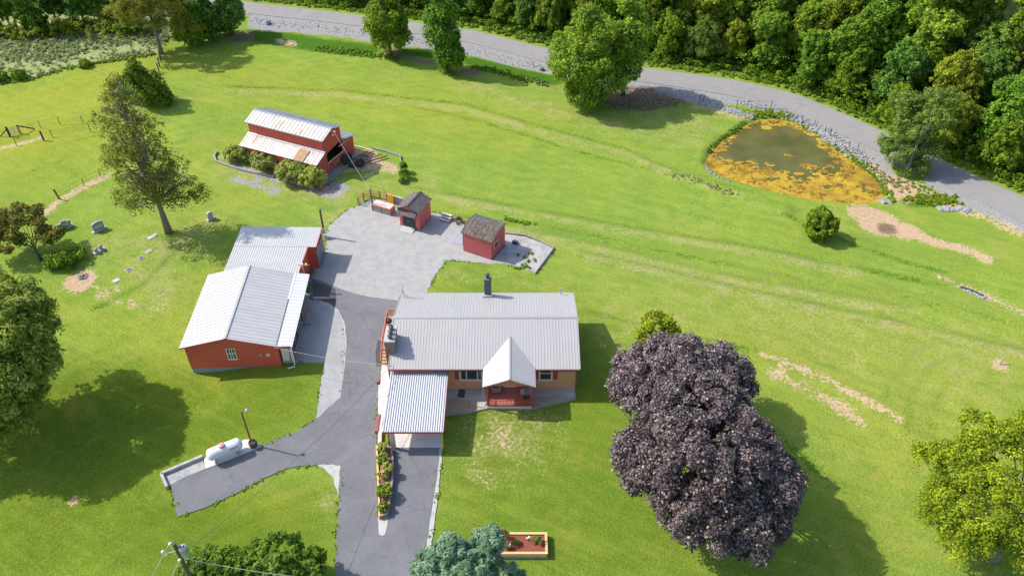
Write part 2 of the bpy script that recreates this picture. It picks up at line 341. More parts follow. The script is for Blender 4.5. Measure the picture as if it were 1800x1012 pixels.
# ------------------------------------------------------------------ mesh helpers
class MB:
    def __init__(s): s.v = []; s.f = []; s.mi = []; s.cur = 0
    def add(s, vs, fs):
        o = len(s.v); s.v += [tuple(p) for p in vs]; s.f += [tuple(i + o for i in f) for f in fs]; s.mi += [s.cur] * len(fs); return s
    def box(s, x0, y0, z0, x1, y1, z1):
        return s.add([(x0, y0, z0), (x1, y0, z0), (x1, y1, z0), (x0, y1, z0), (x0, y0, z1), (x1, y0, z1), (x1, y1, z1), (x0, y1, z1)],
                     [(3, 2, 1, 0), (4, 5, 6, 7), (0, 1, 5, 4), (1, 2, 6, 5), (2, 3, 7, 6), (3, 0, 4, 7)])
    def beam(s, a, b, w, h=None, up=(0, 0, 1)):
        a = Vector(a); b = Vector(b); d = (b - a).normalized(); h = h or w
        u = Vector(up)
        if abs(d.dot(u)) > .98: u = Vector((1, 0, 0))
        r = d.cross(u).normalized(); q = r.cross(d).normalized(); r = r * w / 2; q = q * h / 2
        return s.add([a - r - q, a + r - q, a + r + q, a - r + q, b - r - q, b + r - q, b + r + q, b - r + q],
                     [(3, 2, 1, 0), (4, 5, 6, 7), (0, 1, 5, 4), (1, 2, 6, 5), (2, 3, 7, 6), (3, 0, 4, 7)])
    def prism(s, poly, z0, z1):
        n = len(poly); vs = [(p[0], p[1], z0) for p in poly] + [(p[0], p[1], z1) for p in poly]
        tris = tessellate_polygon([[Vector((p[0], p[1], 0)) for p in poly]])
        area = sum(poly[i][0] * poly[(i + 1) % n][1] - poly[(i + 1) % n][0] * poly[i][1] for i in range(n))
        fs = []
        for t in tris:
            a, b, c = (Vector((poly[i][0], poly[i][1], 0)) for i in t)
            if (b - a).cross(c - a).z < 0: t = (t[0], t[2], t[1])
            fs.append(tuple(i + n for i in t)); fs.append((t[2], t[1], t[0]))
        for i in range(n):
            j = (i + 1) % n
            fs.append((i, j, j + n, i + n) if area > 0 else (j, i, i + n, j + n))
        return s.add(vs, fs)
    def extr(s, prof, a, b):
        """prof: list of points at a; swept by vector b-a (closed)"""
        d = Vector(b) - Vector(a); n = len(prof)
        P = [Vector(p) for p in prof]; vs = P + [p + d for p in P]
        fs = [tuple(range(n))[::-1], tuple(range(n, 2 * n))]
        for i in range(n): j = (i + 1) % n; fs.append((i, j, j + n, i + n))
        return s.add(vs, fs)
    def tube(s, pts, rad, n=8, cap=True):
        pts = [Vector(p) for p in pts]
        if isinstance(rad, (int, float)): rad = [rad] * len(pts)
        vs = []; fs = []; m = len(pts)
        for i, p in enumerate(pts):
            d = (pts[min(i + 1, m - 1)] - pts[max(i - 1, 0)]).normalized()
            u = Vector((0, 0, 1)) if abs(d.z) < .9 else Vector((1, 0, 0))
            a = d.cross(u).normalized(); b = a.cross(d).normalized()
            for k in range(n):
                t = 2 * math.pi * k / n; vs.append(p + (a * math.cos(t) + b * math.sin(t)) * rad[i])
        for i in range(m - 1):
            for k in range(n):
                k2 = (k + 1) % n; fs.append((i * n + k, i * n + k2, (i + 1) * n + k2, (i + 1) * n + k))
        if cap: fs += [tuple(range(n))[::-1], tuple(range((m - 1) * n, m * n))]
        return s.add(vs, fs)
    def lathe(s, prof, c=(0, 0, 0), n=16):
        vs = []; fs = []; m = len(prof)
        for r, z in prof:
            for k in range(n): t = 2 * math.pi * k / n; vs.append((c[0] + r * math.cos(t), c[1] + r * math.sin(t), c[2] + z))
        for i in range(m - 1):
            for k in range(n): k2 = (k + 1) % n; fs.append((i * n + k, i * n + k2, (i + 1) * n + k2, (i + 1) * n + k))
        fs += [tuple(range(n))[::-1], tuple(range((m - 1) * n, m * n))]
        return s.add(vs, fs)
    def torus(s, c, axis, R, r, n=20, m=8):
        ax = Vector(axis).normalized(); u = ax.orthogonal().normalized(); v = ax.cross(u); vs = []; fs = []
        for i in range(n):
            t = 2 * math.pi * i / n; d = u * math.cos(t) + v * math.sin(t)
            for k in range(m): q = 2 * math.pi * k / m; vs.append(Vector(c) + d * (R + r * math.cos(q)) + ax * r * math.sin(q))
        for i in range(n):
            for k in range(m): fs.append((i * m + k, ((i + 1) % n) * m + k, ((i + 1) % n) * m + (k + 1) % m, i * m + (k + 1) % m))
        return s.add(vs, fs)
    def rock(s, c, r, seed=0, flat=.7):
        ph = (1 + 5 ** .5) / 2
        V = [(-1, ph, 0), (1, ph, 0), (-1, -ph, 0), (1, -ph, 0), (0, -1, ph), (0, 1, ph), (0, -1, -ph), (0, 1, -ph), (ph, 0, -1), (ph, 0, 1), (-ph, 0, -1), (-ph, 0, 1)]
        Fc = [(0, 11, 5), (0, 5, 1), (0, 1, 7), (0, 7, 10), (0, 10, 11), (1, 5, 9), (5, 11, 4), (11, 10, 2), (10, 7, 6), (7, 1, 8), (3, 9, 4), (3, 4, 2), (3, 2, 6), (3, 6, 8), (3, 8, 9), (4, 9, 5), (2, 4, 11), (6, 2, 10), (8, 6, 7), (9, 8, 1)]
        g = random.Random(seed); sx, sy, sz = (g.uniform(.7, 1.3) for _ in range(3)); a = g.uniform(0, 6.28)
        vs = []
        for x, y, z in V:
            q = g.uniform(.75, 1.15) * r / 1.9; x *= q * sx; y *= q * sy; z *= q * sz * flat
            vs.append((c[0] + x * math.cos(a) - y * math.sin(a), c[1] + x * math.sin(a) + y * math.cos(a), c[2] + z))
        return s.add(vs, Fc)
    def build(s, name, mats, parent=None, bevel=0., smooth=False, z0=None):
        me = bpy.data.meshes.new(name); me.from_pydata(s.v, [], s.f); me.update()
        if not isinstance(mats, (list, tuple)): mats = [mats]
        for m in mats: me.materials.append(m)
        if len(mats) > 1: me.polygons.foreach_set("material_index", s.mi)
        if smooth: me.polygons.foreach_set("use_smooth", [True] * len(me.polygons))
        o = bpy.data.objects.new(name, me); col.objects.link(o)
        if parent: o.parent = parent
        if bevel:
            b = o.modifiers.new("bevel", 'BEVEL'); b.width = bevel; b.segments = 2; b.limit_method = 'ANGLE'
        return o

def ribbed(mb, A, B, D, n, rh=.035, rw=.05, th=.05, ribmat=None):
    """roof sheet: A->B along the eave (ribs spaced along it), A->D up the slope"""
    A, B, D = Vector(A), Vector(B), Vector(D)
    e = B - A; sl_ = D - A; L = e.length; e.normalize(); nn = e.cross(sl_).normalized()
    if nn.z < 0: nn = -nn
    base = mb.cur
    cs = [(0, 0)]
    for i in range(n):
        x = L * (i + .5) / n
        cs += [(x - rw * .8, 0), (x - rw * .4, rh), (x + rw * .4, rh), (x + rw * 1.0, 0)]
    cs.append((L, 0))
    vs = []; fs = []
    for x, hh in cs:
        p = A + e * x + nn * hh; vs += [p, p + sl_]
    for i in range(len(cs) - 1):
        fs.append((2 * i, 2 * i + 2, 2 * i + 3, 2 * i + 1))
    nseam = [(i % 4 == 3) for i in range(len(cs) - 1)]
    o = len(vs); a = A - nn * th; b = B - nn * th
    vs += [a, b, b + sl_, a + sl_]
    k = 2 * (len(cs) - 1)
    fs += [(o + 3, o + 2, o + 1, o), (0, o, o + 1, k), (1, k + 1, o + 2, o + 3), (0, 1, o + 3, o), (k, o + 1, o + 2, k + 1)]
    mb.add(vs, fs)
    if ribmat:
        st = len(mb.mi) - len(fs)
        for i, q in enumerate(nseam):
            if q: mb.mi[st + i] = 1

def tag(o, label=None, cat=None, group=None, kind=None):
    if label: o['label'] = label
    if cat: o['category'] = cat
    if group: o['group'] = group
    if kind: o['kind'] = kind
    return o
def thing(name, label, cat, loc=(0, 0, 0), rz=0., group=None):
    o = bpy.data.objects.new(name, None); o.empty_display_size = .3; col.objects.link(o)
    o.location = loc; o.rotation_euler = (0, 0, rz); return tag(o, label, cat, group)
def copy_tree(o, parent=None):
    c = o.copy(); col.objects.link(c); c.parent = parent
    for ch in list(o.children): copy_tree(ch, c)
    return c

# ------------------------------------------------------------------ ground sheet with worn patches
gx = np.r_[np.arange(-420, -100, 16), np.arange(-100, 100, .45), np.arange(100, 421, 16)]
gy = np.r_[np.arange(-60, 18, 8), np.arange(18, 128, .45), np.arange(128, 176, 1.2), np.arange(176, 460, 14)]
GX, GY = np.meshgrid(gx, gy)
GZ = _h(GX, GY)
nx, ny = len(gx), len(gy)
co = np.stack([GX.ravel(), GY.ravel(), GZ.ravel()], 1)
ii = np.arange(nx * ny).reshape(ny, nx)
fa = np.stack([ii[:-1, :-1], ii[:-1, 1:], ii[1:, 1:], ii[1:, :-1]], -1).reshape(-1, 4)
me = bpy.data.meshes.new("ground"); me.vertices.add(len(co)); me.vertices.foreach_set("co", co.ravel())
me.loops.add(len(fa) * 4); me.loops.foreach_set("vertex_index", fa.ravel().astype(np.int32))
me.polygons.add(len(fa)); me.polygons.foreach_set("loop_start", np.arange(0, len(fa) * 4, 4, dtype=np.int32))
me.polygons.foreach_set("use_smooth", np.ones(len(fa), bool)); me.update(calc_edges=True)

sel = (GX > -99) & (GX < 99) & (GY > 18) & (GY < 176)
XX, YY = GX[sel], GY[sel]
def poly_mask(pts, soft=.8, grow=0.):
    P = np.array([G(u, v)[:2] for u, v in pts]); return np.clip(.5 - (sdf(XX, YY, P) - grow) / (2 * soft), 0, 1)
def line_mask(pts, wd, soft=.8):
    P = np.array([G(u, v)[:2] for u, v in pts]); return np.clip(.5 - (seg_dist(XX, YY, P) - wd) / (2 * soft), 0, 1)
def spot(u, v, r, soft=.8):
    p = G(u, v); return np.clip(.5 - (np.hypot(XX - p[0], YY - p[1]) - r) / (2 * soft), 0, 1)
def mx(*a):
    r = a[0]
    for b in a[1:]: r = np.maximum(r, b)
    return r
NEAR = [(RL[i][0], RL[i][1] + 1) for i in range(2, 17)]
SHO = [(440, 26), (600, 44), (740, 62), (830, 78), (955, 111), (1112, 144), (1200, 156), (1300, 173), (1400, 202), (1500, 249), (1560, 278),
       (1575, 318), (1500, 276), (1465, 255), (1430, 226), (1395, 208), (1350, 196), (1300, 184), (1230, 182), (1130, 168), (1060, 152), (975, 132), (900, 116), (830, 98), (740, 84), (680, 79), (600, 64), (520, 57), (460, 54), (436, 48)]
dirt = mx(spot(1545, 391, 2.6, .6), poly_mask([(560, 338), (590, 330), (560, 322), (480, 308), (410, 290), (410, 294), (480, 315), (530, 328)], .3) * .6, 
    line_mask([(1340, 622), (1390, 640), (1450, 665), (1520, 700), (1580, 735)], .25, .7),
    line_mask([(1362, 655), (1400, 675), (1450, 700), (1510, 738)], .55, .9) * .8,
    line_mask([(1515, 372), (1545, 385), (1570, 400), (1590, 405)], 1.6, .8),
    line_mask([(1590, 405), (1640, 425), (1700, 440), (1735, 455)], .75, .7),
    line_mask([(1650, 486), (1690, 500), (1730, 518), (1800, 550)], .35, .8) * .85,
    line_mask([(80, 375), (100, 355), (150, 328), (190, 310)], .45, .6),
    line_mask([(0, 262), (30, 254), (70, 243)], .3, .6),
    spot(140, 495, 1.6, .7), spot(190, 515, 1., 1.4) * .6, line_mask([(165, 508), (215, 530), (290, 545)], .3, 1.3) * .62,
    poly_mask([(630, 272), (690, 283), (706, 296), (704, 306), (690, 305), (640, 300), (600, 305), (610, 290)], .7) * .62,
    poly_mask([(622, 262), (648, 262), (664, 268), (650, 276), (625, 274)], .6) * .75,
    line_mask([(640, 312), (660, 300)], .6, .9) * .7,
    line_mask([(1480, 270), (1520, 300), (1560, 325), (1590, 345)], 1.5, 1.4) * .8,
    poly_mask([(1540, 300), (1600, 320), (1640, 340), (1610, 352), (1565, 345)], 1.2) * .8,
    line_mask([(1640, 352), (1700, 372), (1760, 395), (1800, 412)], .6, .9) * .75,
    spot(1757, 641, .7, .5), spot(1060, 607, .35, .4), spot(126, 882, .3, .4),
    line_mask([(1230, 187), (1310, 205)], .9, 1.4) * .72, line_mask([(490, 73), (515, 80)], .8, .6) * .8, line_mask([(1565, 345), (1600, 352)], .8, .8) * .7,
    spot(955, 645, .1), spot(880, 770, 1.6, 2.4) * .40, spot(850, 820, 1.2, 2.2) * .38,
    line_mask([(430, 285), (470, 305), (540, 325), (590, 340)], .35, .9) * .65)
gravel = mx(poly_mask(SHO, .5), line_mask([(408, 292), (450, 305), (487, 315), (521, 323), (555, 335), (588, 346), (608, 330)], .45, .6), line_mask([(410, 314), (446, 325), (469, 332)], .4, .6) * .9, spot(450, 317, .6, .7), spot(482, 337, .6, .6), line_mask(NEAR[:12], .5, .5), line_mask([(1640, 322), (1720, 362), (1800, 402)], .9, .6),
            line_mask([(395, 275), (430, 290), (500, 305), (560, 330), (600, 325)], .3, .9) * .75, spot(480, 325, .6, 1.2) * .6,
            poly_mask([(565, 330), (600, 318), (612, 328), (590, 345), (560, 345)], .8) * .8,
            poly_mask([(612, 262), (655, 268), (668, 290), (640, 283), (612, 288)], .8) * .8,
            poly_mask([(560, 298), (583, 302), (612, 280), (618, 286), (590, 312), (565, 335)], .6) * .8,
            line_mask([(1690, 506), (1735, 525)], .15, .5) * .8)
mulch = mx(poly_mask([(1050, 172), (1075, 160), (1100, 152), (1140, 152), (1170, 168), (1205, 178), (1180, 188), (1130, 196), (1080, 188)], .9),
           line_mask([(700, 97), (760, 112), (800, 122), (850, 132)], .7, 1.1) * .85, spot(690, 92, 1.2, 1), poly_mask([(425, 55), (448, 62), (440, 72), (400, 76)], 1.2),
           spot(1560, 402, 1.2, .6) * .9, line_mask([(930, 142), (985, 158)], .6, 1.) * .7)
STR = [([(640, 345), (760, 374), (880, 392), (1050, 428), (1250, 478), (1450, 513), (1600, 540)], .25), ([(720, 328), (900, 362), (1100, 398), (1300, 430), (1500, 470), (1660, 500)], .3), ([(1030, 442), (1300, 505), (1560, 560), (1800, 615)], .3),
       ([(400, 152), (600, 158), (820, 184), (960, 226), (1100, 262), (1190, 300)], .25), ([(1030, 545), (1200, 590), (1340, 618)], .25), ([(650, 170), (850, 215), (1000, 262), (1150, 300)], .2), ([(1380, 375), (1500, 430), (1660, 480)], .3), ([(310, 440), (250, 500), (170, 540)], .3), ([(1200, 700), (1360, 760), (1480, 860)], .3),
       ([(1690, 620), (1640, 640), (1600, 690), (1590, 760)], .3), ([(1700, 650), (1665, 670), (1640, 710), (1635, 760)], .25), ([(1690, 590), (1610, 615), (1560, 680), (1550, 770)], .25), ([(230, 250), (170, 262), (110, 282), (60, 300)], .25), ([(240, 225), (160, 240), (80, 262)], .2)]
lush = mx(*[line_mask(p, w_, .9) * (.58 if k_ > 8 else .86) for k_, (p, w_) in enumerate(STR)], line_mask([(450, 62), (560, 80), (640, 88)], 2.6, 1.4), line_mask([(830, 108), (900, 126), (970, 142)], 1.7, 1.), line_mask([(700, 90), (760, 98)], 1.2, .8),
          line_mask([(880, 386), (960, 397), (1050, 416), (1150, 438), (1300, 470)], .45, 1.1) * .7,
          line_mask([(1300, 470), (1560, 516), (1700, 546), (1800, 570)], .35, 1.2) * .6,
          line_mask([(1310, 205), (1350, 200), (1390, 208)], .8, .8), line_mask([(1255, 262), (1290, 232), (1310, 215)], .5, .6),
          line_mask([(1480, 262), (1530, 312), (1565, 350)], .5, .7), line_mask([(1600, 352), (1670, 352)], 1.4, .8),
          poly_mask([(60, 440), (150, 440), (160, 480), (80, 490)], 1.5) * .6)
dry = mx(*[line_mask([(u, v + 9) for u, v in p], w_ * 1.6, 1.2) * .75 for p, w_ in [([(640, 345), (760, 374), (880, 392), (1050, 428), (1250, 478), (1450, 513), (1600, 540)], .3), ([(400, 152), (600, 158), (820, 184), (960, 226), (1100, 262), (1190, 300)], .3), ([(1030, 442), (1300, 505), (1560, 560), (1800, 615)], .3), ([(720, 328), (900, 362), (1100, 398), (1300, 430), (1500, 470)], .3), ([(1700, 605), (1690, 606)], .01)]], line_mask([(1100, 560), (1300, 520), (1500, 600), (1700, 640)], 4, 5) * .3, line_mask([(880, 400), (1050, 432), (1300, 492), (1560, 545), (1800, 600)], .25, .8) * .5, line_mask([(600, 410), (760, 420)], .1, .1), line_mask([(780, 480), (900, 490), (1020, 530)], .5, 1.6) * .5, line_mask([(930, 400), (1040, 440), (1200, 470)], .6, 1.6) * .45, line_mask([(250, 480), (300, 500), (280, 530)], 1.2, 2.6) * .62, line_mask([(240, 430), (330, 430), (360, 400)], 1.6, 3.) * .62, spot(190, 430, 2, 3) * .5,
         line_mask([(1100, 190), (1200, 215), (1240, 220)], 1.8, 2.5) * .55, line_mask([(820, 150), (960, 190), (1100, 225), (1220, 245)], 1.6, 3) * .5,
         line_mask([(600, 340), (640, 325), (700, 318), (760, 340), (760, 300)], .8, 2) * .5, line_mask([(1160, 300), (1230, 318), (1300, 345)], .5, .8) * .6,
         spot(890, 770, 3, 4) * .6, spot(960, 740, 1.5, 2) * .45, line_mask([(690, 350), (560, 385), (600, 360)], 1., 2.) * .55, line_mask([(575, 395), (590, 378)], .6, 1) * .7,
         line_mask([(575, 885), (590, 840)], .3, .9) * .6, line_mask([(600, 350), (470, 325), (400, 300)], 1.2, 2) * .55)
MEADOW = [(-400, 175), (0, 148), (60, 138), (115, 122), (180, 108), (280, 95), (300, 60), (330, 30), (280, -60), (-400, -60)]
rough = mx(poly_mask(MEADOW, .5))
yellow = mx(poly_mask([(-300, 165), (0, 150), (270, 100), (300, 110), (200, 190), (240, 260), (90, 300), (-200, 340)], 8), poly_mask([(300, 85), (600, 130), (1000, 210), (900, 260), (400, 170)], 6) * .6,
            poly_mask([(0, 520), (330, 520), (330, 660), (100, 640)], 5) * .4)
pale = mx(poly_mask([(1000, 520), (1500, 520), (1900, 600), (1900, 800), (1550, 900), (1350, 700)], 8) * .9, spot(430, 300, 8, 8) * .6)
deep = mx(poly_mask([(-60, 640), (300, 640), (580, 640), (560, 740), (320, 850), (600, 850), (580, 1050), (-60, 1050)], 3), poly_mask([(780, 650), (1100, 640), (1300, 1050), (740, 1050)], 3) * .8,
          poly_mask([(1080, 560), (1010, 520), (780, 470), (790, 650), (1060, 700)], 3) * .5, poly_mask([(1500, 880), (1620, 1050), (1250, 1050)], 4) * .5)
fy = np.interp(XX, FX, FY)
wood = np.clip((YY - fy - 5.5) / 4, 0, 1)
def setcol(name, r, g, b, a=None):
    A = np.zeros((ny, nx, 4)); A[..., 3] = 1
    for i, q in enumerate((r, g, b, a)):
        if q is None: continue
        t = np.zeros((ny, nx)); t[sel] = q
        if i < 4: A[..., i] = t
    at_ = me.color_attributes.new(name, 'FLOAT_COLOR', 'POINT'); at_.data.foreach_set("color", A.ravel())
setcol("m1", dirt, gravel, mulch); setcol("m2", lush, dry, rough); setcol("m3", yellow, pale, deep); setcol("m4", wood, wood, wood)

t = NT("ground_grass")
def attr3(nm):
    a = t.n("ShaderNodeAttribute", attribute_name=nm); s_ = t.n("ShaderNodeSeparateColor"); t.l(a.outputs["Color"], s_.inputs[0]); return s_.outputs
a1, a2, a3, a4 = attr3("m1"), attr3("m2"), attr3("m3"), attr3("m4")
nb = t.noise(.06, 4, .6); nm_ = t.noise(.45, 6, .68, dist=.5); nf = t.noise(3.2, 5, .72); ng = t.noise(7, 4, .85)
vs_ = t.aniso(2.6, .9, -24); ns = t.noise(1.1, 5, .7, vs_, .4)      # combed by the mower
vg = t.noise(24, 2, .8)
g1 = t.ramp(nm_, [(.25, (.080, .170, .013)), (.5, (.125, .228, .019)), (.75, (.178, .275, .028))])
g1 = t.mix(t.math('MULTIPLY', a3[0], .75), g1, t.ramp(nm_, [(.25, (.170, .235, .013)), (.7, (.255, .30, .018))]))
g1 = t.mix(t.math('MULTIPLY', a3[1], .75), g1, t.ramp(nm_, [(.25, (.145, .225, .035)), (.7, (.215, .28, .055))]))
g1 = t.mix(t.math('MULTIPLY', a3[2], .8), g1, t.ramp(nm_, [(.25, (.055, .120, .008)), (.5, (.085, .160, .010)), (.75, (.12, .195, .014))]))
g1 = t.mix(t.mr(ns, .45, .68, 0, .30), g1, (.215, .29, .045))
g1 = t.mix(t.mr(ns, .50, .30, 0, .26), g1, (.060, .145, .012))
g1 = t.mix(t.mr(nb, .45, .62, 0, .35), g1, (.175, .25, .02))
vst = t.aniso(11, 1.25, -30); nst = t.noise(1., 6, .72, vst, .6)
g1 = t.mix(t.mr(nst, .51, .64, 0, .36), g1, (.255, .305, .075))
g1 = t.mix(t.mr(nst, .47, .36, 0, .38), g1, (.070, .165, .016))
npt = t.noise(.16, 6, .7, dist=.8)
g1 = t.mix(t.mr(npt, .52, .66, 0, .34), g1, (.285, .295, .085))
g1 = t.mix(t.mr(npt, .46, .32, 0, .35), g1, (.095, .20, .018))
# mowing passes: faint broad arcs
wv = t.n("ShaderNodeTexWave", wave_type='RINGS', rings_direction='Z'); wv.inputs["Scale"].default_value = .16; wv.inputs["Distortion"].default_value = 3.2
wv.inputs["Detail"].default_value = 3; wv.inputs["Detail Scale"].default_value = .35
t.l(t.mapping((1, 1, 0)), wv.inputs[0])
wm_ = t.n("ShaderNodeMapping"); 
g1 = t.mix(t.math('MULTIPLY', t.mr(wv.outputs["Fac"], .45, .75, 0, .16), t.mr(t.noise(.09, 2), .4, .6)), g1, (.26, .33, .07))
g1 = t.mix(t.mr(nf, .46, .28, 0, .5), g1, (.045, .105, .008))
g1 = t.mix(t.mr(nf, .56, .74, 0, .38), g1, (.25, .315, .055))
g1 = t.mix(t.mr(ng, .5, .66, 0, .6), g1, (.30, .36, .10))
g1 = t.mix(t.mr(ng, .5, .34, 0, .7), g1, (.040, .095, .008))
g1 = t.mix(t.mr(t.math('MULTIPLY', t.noise(.8, 6, .75), t.noise(.13, 3)), .30, .40, 0, .35), g1, (.27, .24, .09))   # thin straw spots
g1 = t.mix(1.0, g1, t.mix(t.math('MAXIMUM', a3[0], a3[1]), (1.19, 1.11, .72), (1.28, 1.07, .55)), 'MULTIPLY')
g1 = t.mix(.11, g1, (.36, .38, .20))
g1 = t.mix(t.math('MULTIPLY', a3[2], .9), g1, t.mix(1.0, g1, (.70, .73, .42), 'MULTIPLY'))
def over(base, mask, k, lo, hi, colr, nz):
    f = t.mr(t.math('ADD', mask, t.math('MULTIPLY', t.math('SUBTRACT', nz, .5), k)), lo, hi)
    return t.mix(t.math('MULTIPLY', f, t.mr(mask, .02, .12)), base, colr)
nmix = t.mr(t.math('MULTIPLY_ADD', nm_, .4, t.math('MULTIPLY', nf, .6)), .34, .66)
g1 = over(g1, a2[0], .7, .25, .75, t.ramp(nf, [(.3, (.030, .085, .008)), (.7, (.085, .19, .015))]), nmix)
g1 = over(g1, a2[1], .8, .15, .85, t.ramp(nf, [(.3, (.23, .225, .06)), (.7, (.40, .345, .17))]), nmix)
rg = t.ramp(t.noise(.5, 6, .75, dist=.6), [(.28, (.17, .22, .05)), (.45, (.26, .31, .11)), (.58, (.33, .34, .17)), (.75, (.33, .25, .16))])
rg = t.mix(t.mr(nf, .5, .3, 0, .6), rg, (.05, .085, .02))
g1 = over(g1, a2[2], .3, .4, .6, rg, nmix)
g1 = over(g1, a1[1], .6, .30, .55, t.ramp(nf, [(.25, (.20, .195, .19)), (.5, (.275, .27, .27)), (.75, (.38, .35, .33))]), nmix)
g1 = over(g1, a1[0], .8, .32, .62, t.ramp(nf, [(.25, (.34, .21, .12)), (.5, (.46, .32, .20)), (.75, (.55, .43, .30))]), nmix)
g1 = over(g1, a1[2], .7, .32, .60, t.ramp(nf, [(.25, (.10, .065, .04)), (.5, (.19, .13, .085)), (.75, (.31, .235, .16))]), nmix)
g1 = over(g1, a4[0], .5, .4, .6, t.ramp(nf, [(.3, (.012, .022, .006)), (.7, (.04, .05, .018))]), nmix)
t.bump(t.math('ADD', t.math('MULTIPLY', nf, 1.), t.math('MULTIPLY', ng, .45)), .75, .14)
gm = t.fin(g1, .95, spec=.03)
me.materials.append(gm)
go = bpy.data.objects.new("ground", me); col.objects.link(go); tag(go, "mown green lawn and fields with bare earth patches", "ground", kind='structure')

# ------------------------------------------------------------------ road
def strip(name, A, B, ztop, mat, depth=.3, cols=5):
    vs = []; fs = []; n = len(A)
    for i in range(n):
        for k in range(cols + 1):
            q = A[i] * (1 - k / cols) + B[i] * (k / cols); vs.append((q[0], q[1], ztop))
    w_ = cols + 1
    for i in range(n - 1):
        for k in range(cols): fs.append((i * w_ + k, i * w_ + k + 1, (i + 1) * w_ + k + 1, (i + 1) * w_ + k)[::-1])
    o = len(vs)
    for i in range(n): vs += [(A[i][0], A[i][1], ztop - depth), (B[i][0], B[i][1], ztop - depth)]
    for i in range(n - 1):
        fs.append((i * w_, (i + 1) * w_, o + 2 * i + 2, o + 2 * i)); fs.append((i * w_ + cols, o + 2 * i + 1, o + 2 * i + 3, (i + 1) * w_ + cols))
    m = MB(); m.add(vs, fs); ob = m.build(name, mat); ob.data.validate(); return ob
r_ = strip("road", road_far, road_near, ROADZ, M['road']); tag(r_, "grey two lane country road curving past the wood", "road", kind='structure')

# ------------------------------------------------------------------ sheets of paving
EDGES = []
def ragged(P, step=.5, jit=.0, seed=0):
    g = random.Random(seed); out = []
    n = len(P)
    for i in range(n):
        a = np.array(P[i][:2]); b = np.array(P[(i + 1) % n][:2]); L = np.hypot(*(b - a)); k = max(1, int(L / step)); nr = np.array([-(b - a)[1], (b - a)[0]]) / max(L, 1e-6)
        for j in range(k):
            q = a + (b - a) * j / k + nr * (g.uniform(-jit, jit) if j else g.uniform(-jit, jit) * .3); out.append((q[0], q[1]))
    return out
def paving(name, pts, z, mat, label, jit=.06, cat="ground", seed=1, step=.5, kind='structure'):
    P = [at(u, v, z)[:2] for u, v in pts]; EDGES.append((name, P, z))
    m = MB(); m.prism(ragged(P, step, jit, seed), -.12, z)
    return tag(m.build(name, mat), label, cat, kind=kind)
def q7(l): return [(300 + a / 3.374, 370 + b / 3.374) for a, b in l]
def q3(l): return [(230 + a / 3.2425, 700 + b / 3.2425) for a, b in l]
paving("gravel_yard", [(578, 398), (590, 385), (605, 372), (628, 362), (652, 349), (705, 362), (735, 368), (770, 374), (800, 386), (830, 400), (870, 412), (893, 412), (930, 420), (960, 430), (970, 436), (970, 446), (955, 466), (940, 480), (915, 470), (880, 463), (850, 462), (800, 458), (785, 458), (772, 474), (762, 490), (752, 512), (745, 560), (700, 560), (690, 530), (598, 512), (560, 500), (530, 492), (536, 470), (562, 470), (574, 430), (572, 412)], .03, M['gravel'], "pale compacted gravel yard between the garage and the sheds", .16, "yard", 3, .4)
paving("gravel_pad", [(892, 411), (925, 416), (950, 427), (971, 437), (968, 450), (941, 479), (920, 470), (902, 463), (880, 440)], .045, M['gravel_back'], "coarse pale gravel behind the rear red shed", .08, "yard", 4, .4)
paving("garage_pad", [(480, 600), (485, 641), (512, 638), (545, 636), (570, 637), (566, 660), (560, 700), (555, 741), (598, 701), (603, 660), (607, 600), (604, 572), (594, 547), (575, 534), (553, 528), (530, 520)], .05, M['pad'], "light grey parking pad beside the garage porch", .05, "parking pad", 5, .4)
paving("kerb_strip", [(553, 528), (575, 534), (594, 547), (604, 572), (607, 600), (604, 650), (599, 700), (602, 700), (608, 650), (611, 602), (608, 569), (597, 542), (577, 530), (555, 524)], .065, M['concrete'], "pale worn edge strip round the grey parking pad", .03, "kerb", 6, .4)
paving("driveway", [(588, 1040), (588, 1012), (591, 940), (594, 885), (597, 840), (598, 760), (598, 700), (605, 650), (609, 602), (606, 569), (595, 544), (576, 532), (545, 524), (548, 490), (565, 493), (600, 508), (640, 520), (700, 528), (700, 560), (690, 600), (672, 640), (665, 700), (662, 784), (664, 908), (683, 908), (684, 770), (774, 775), (768, 830), (764, 860), (758, 900), (750, 950), (741, 1012), (738, 1040)], .08, M['asphalt'], "dark cracked asphalt driveway between garage and house", .05, "driveway", 7, .5)
paving("driveway_branch", q3([(1240, 5), (1196, -8), (1060, 112), (960, 178), (840, 228), (745, 266), (700, 292), (560, 345), (425, 398), (300, 450), (228, 492), (245, 590), (267, 672), (330, 652), (460, 606), (600, 540), (755, 455), (830, 420), (900, 395), (980, 384), (1062, 378), (1150, 400), (1240, 385)]), .07, M['asphalt_branch'], "asphalt spur leading to the white gas tank", .06, "driveway", 8, .5)
paving("asphalt_patch_and_shade", [(664, 597), (676, 600), (676, 643), (661, 643), (660, 617)], .088, M["asphalt_dark"], "dark asphalt patch beside the deck stairs", .02, "driveway", 21, .5)
paving("asphalt_patch_and_shade", [(549, 493), (590, 507), (590, 538), (577, 531), (550, 523)], .086, M["asphalt_dark"], "shade painted dark on the asphalt at the workshop porch end", .04, "driveway", 22, .5)  # workshop shadow on the asphalt, put into a darker sheet
paving("gravel_corner", q3([(1062, 378), (1100, 374), (1195, 380), (1192, 500), (1180, 560), (1155, 450), (1110, 405)]), .074, M['concrete'], "pale gravel corner where the spur meets the driveway", .08, "kerb", 9, .3)
paving("driveway_edge", [(772, 786), (778, 786), (772, 850), (766, 900), (758, 960), (750, 1012), (748, 1040), (738, 1040), (742, 1012), (750, 950), (758, 900), (764, 860), (768, 830)], .06, M['concrete'], "pale concrete strip along the right edge of the driveway", .05, "kerb", 10, .4)
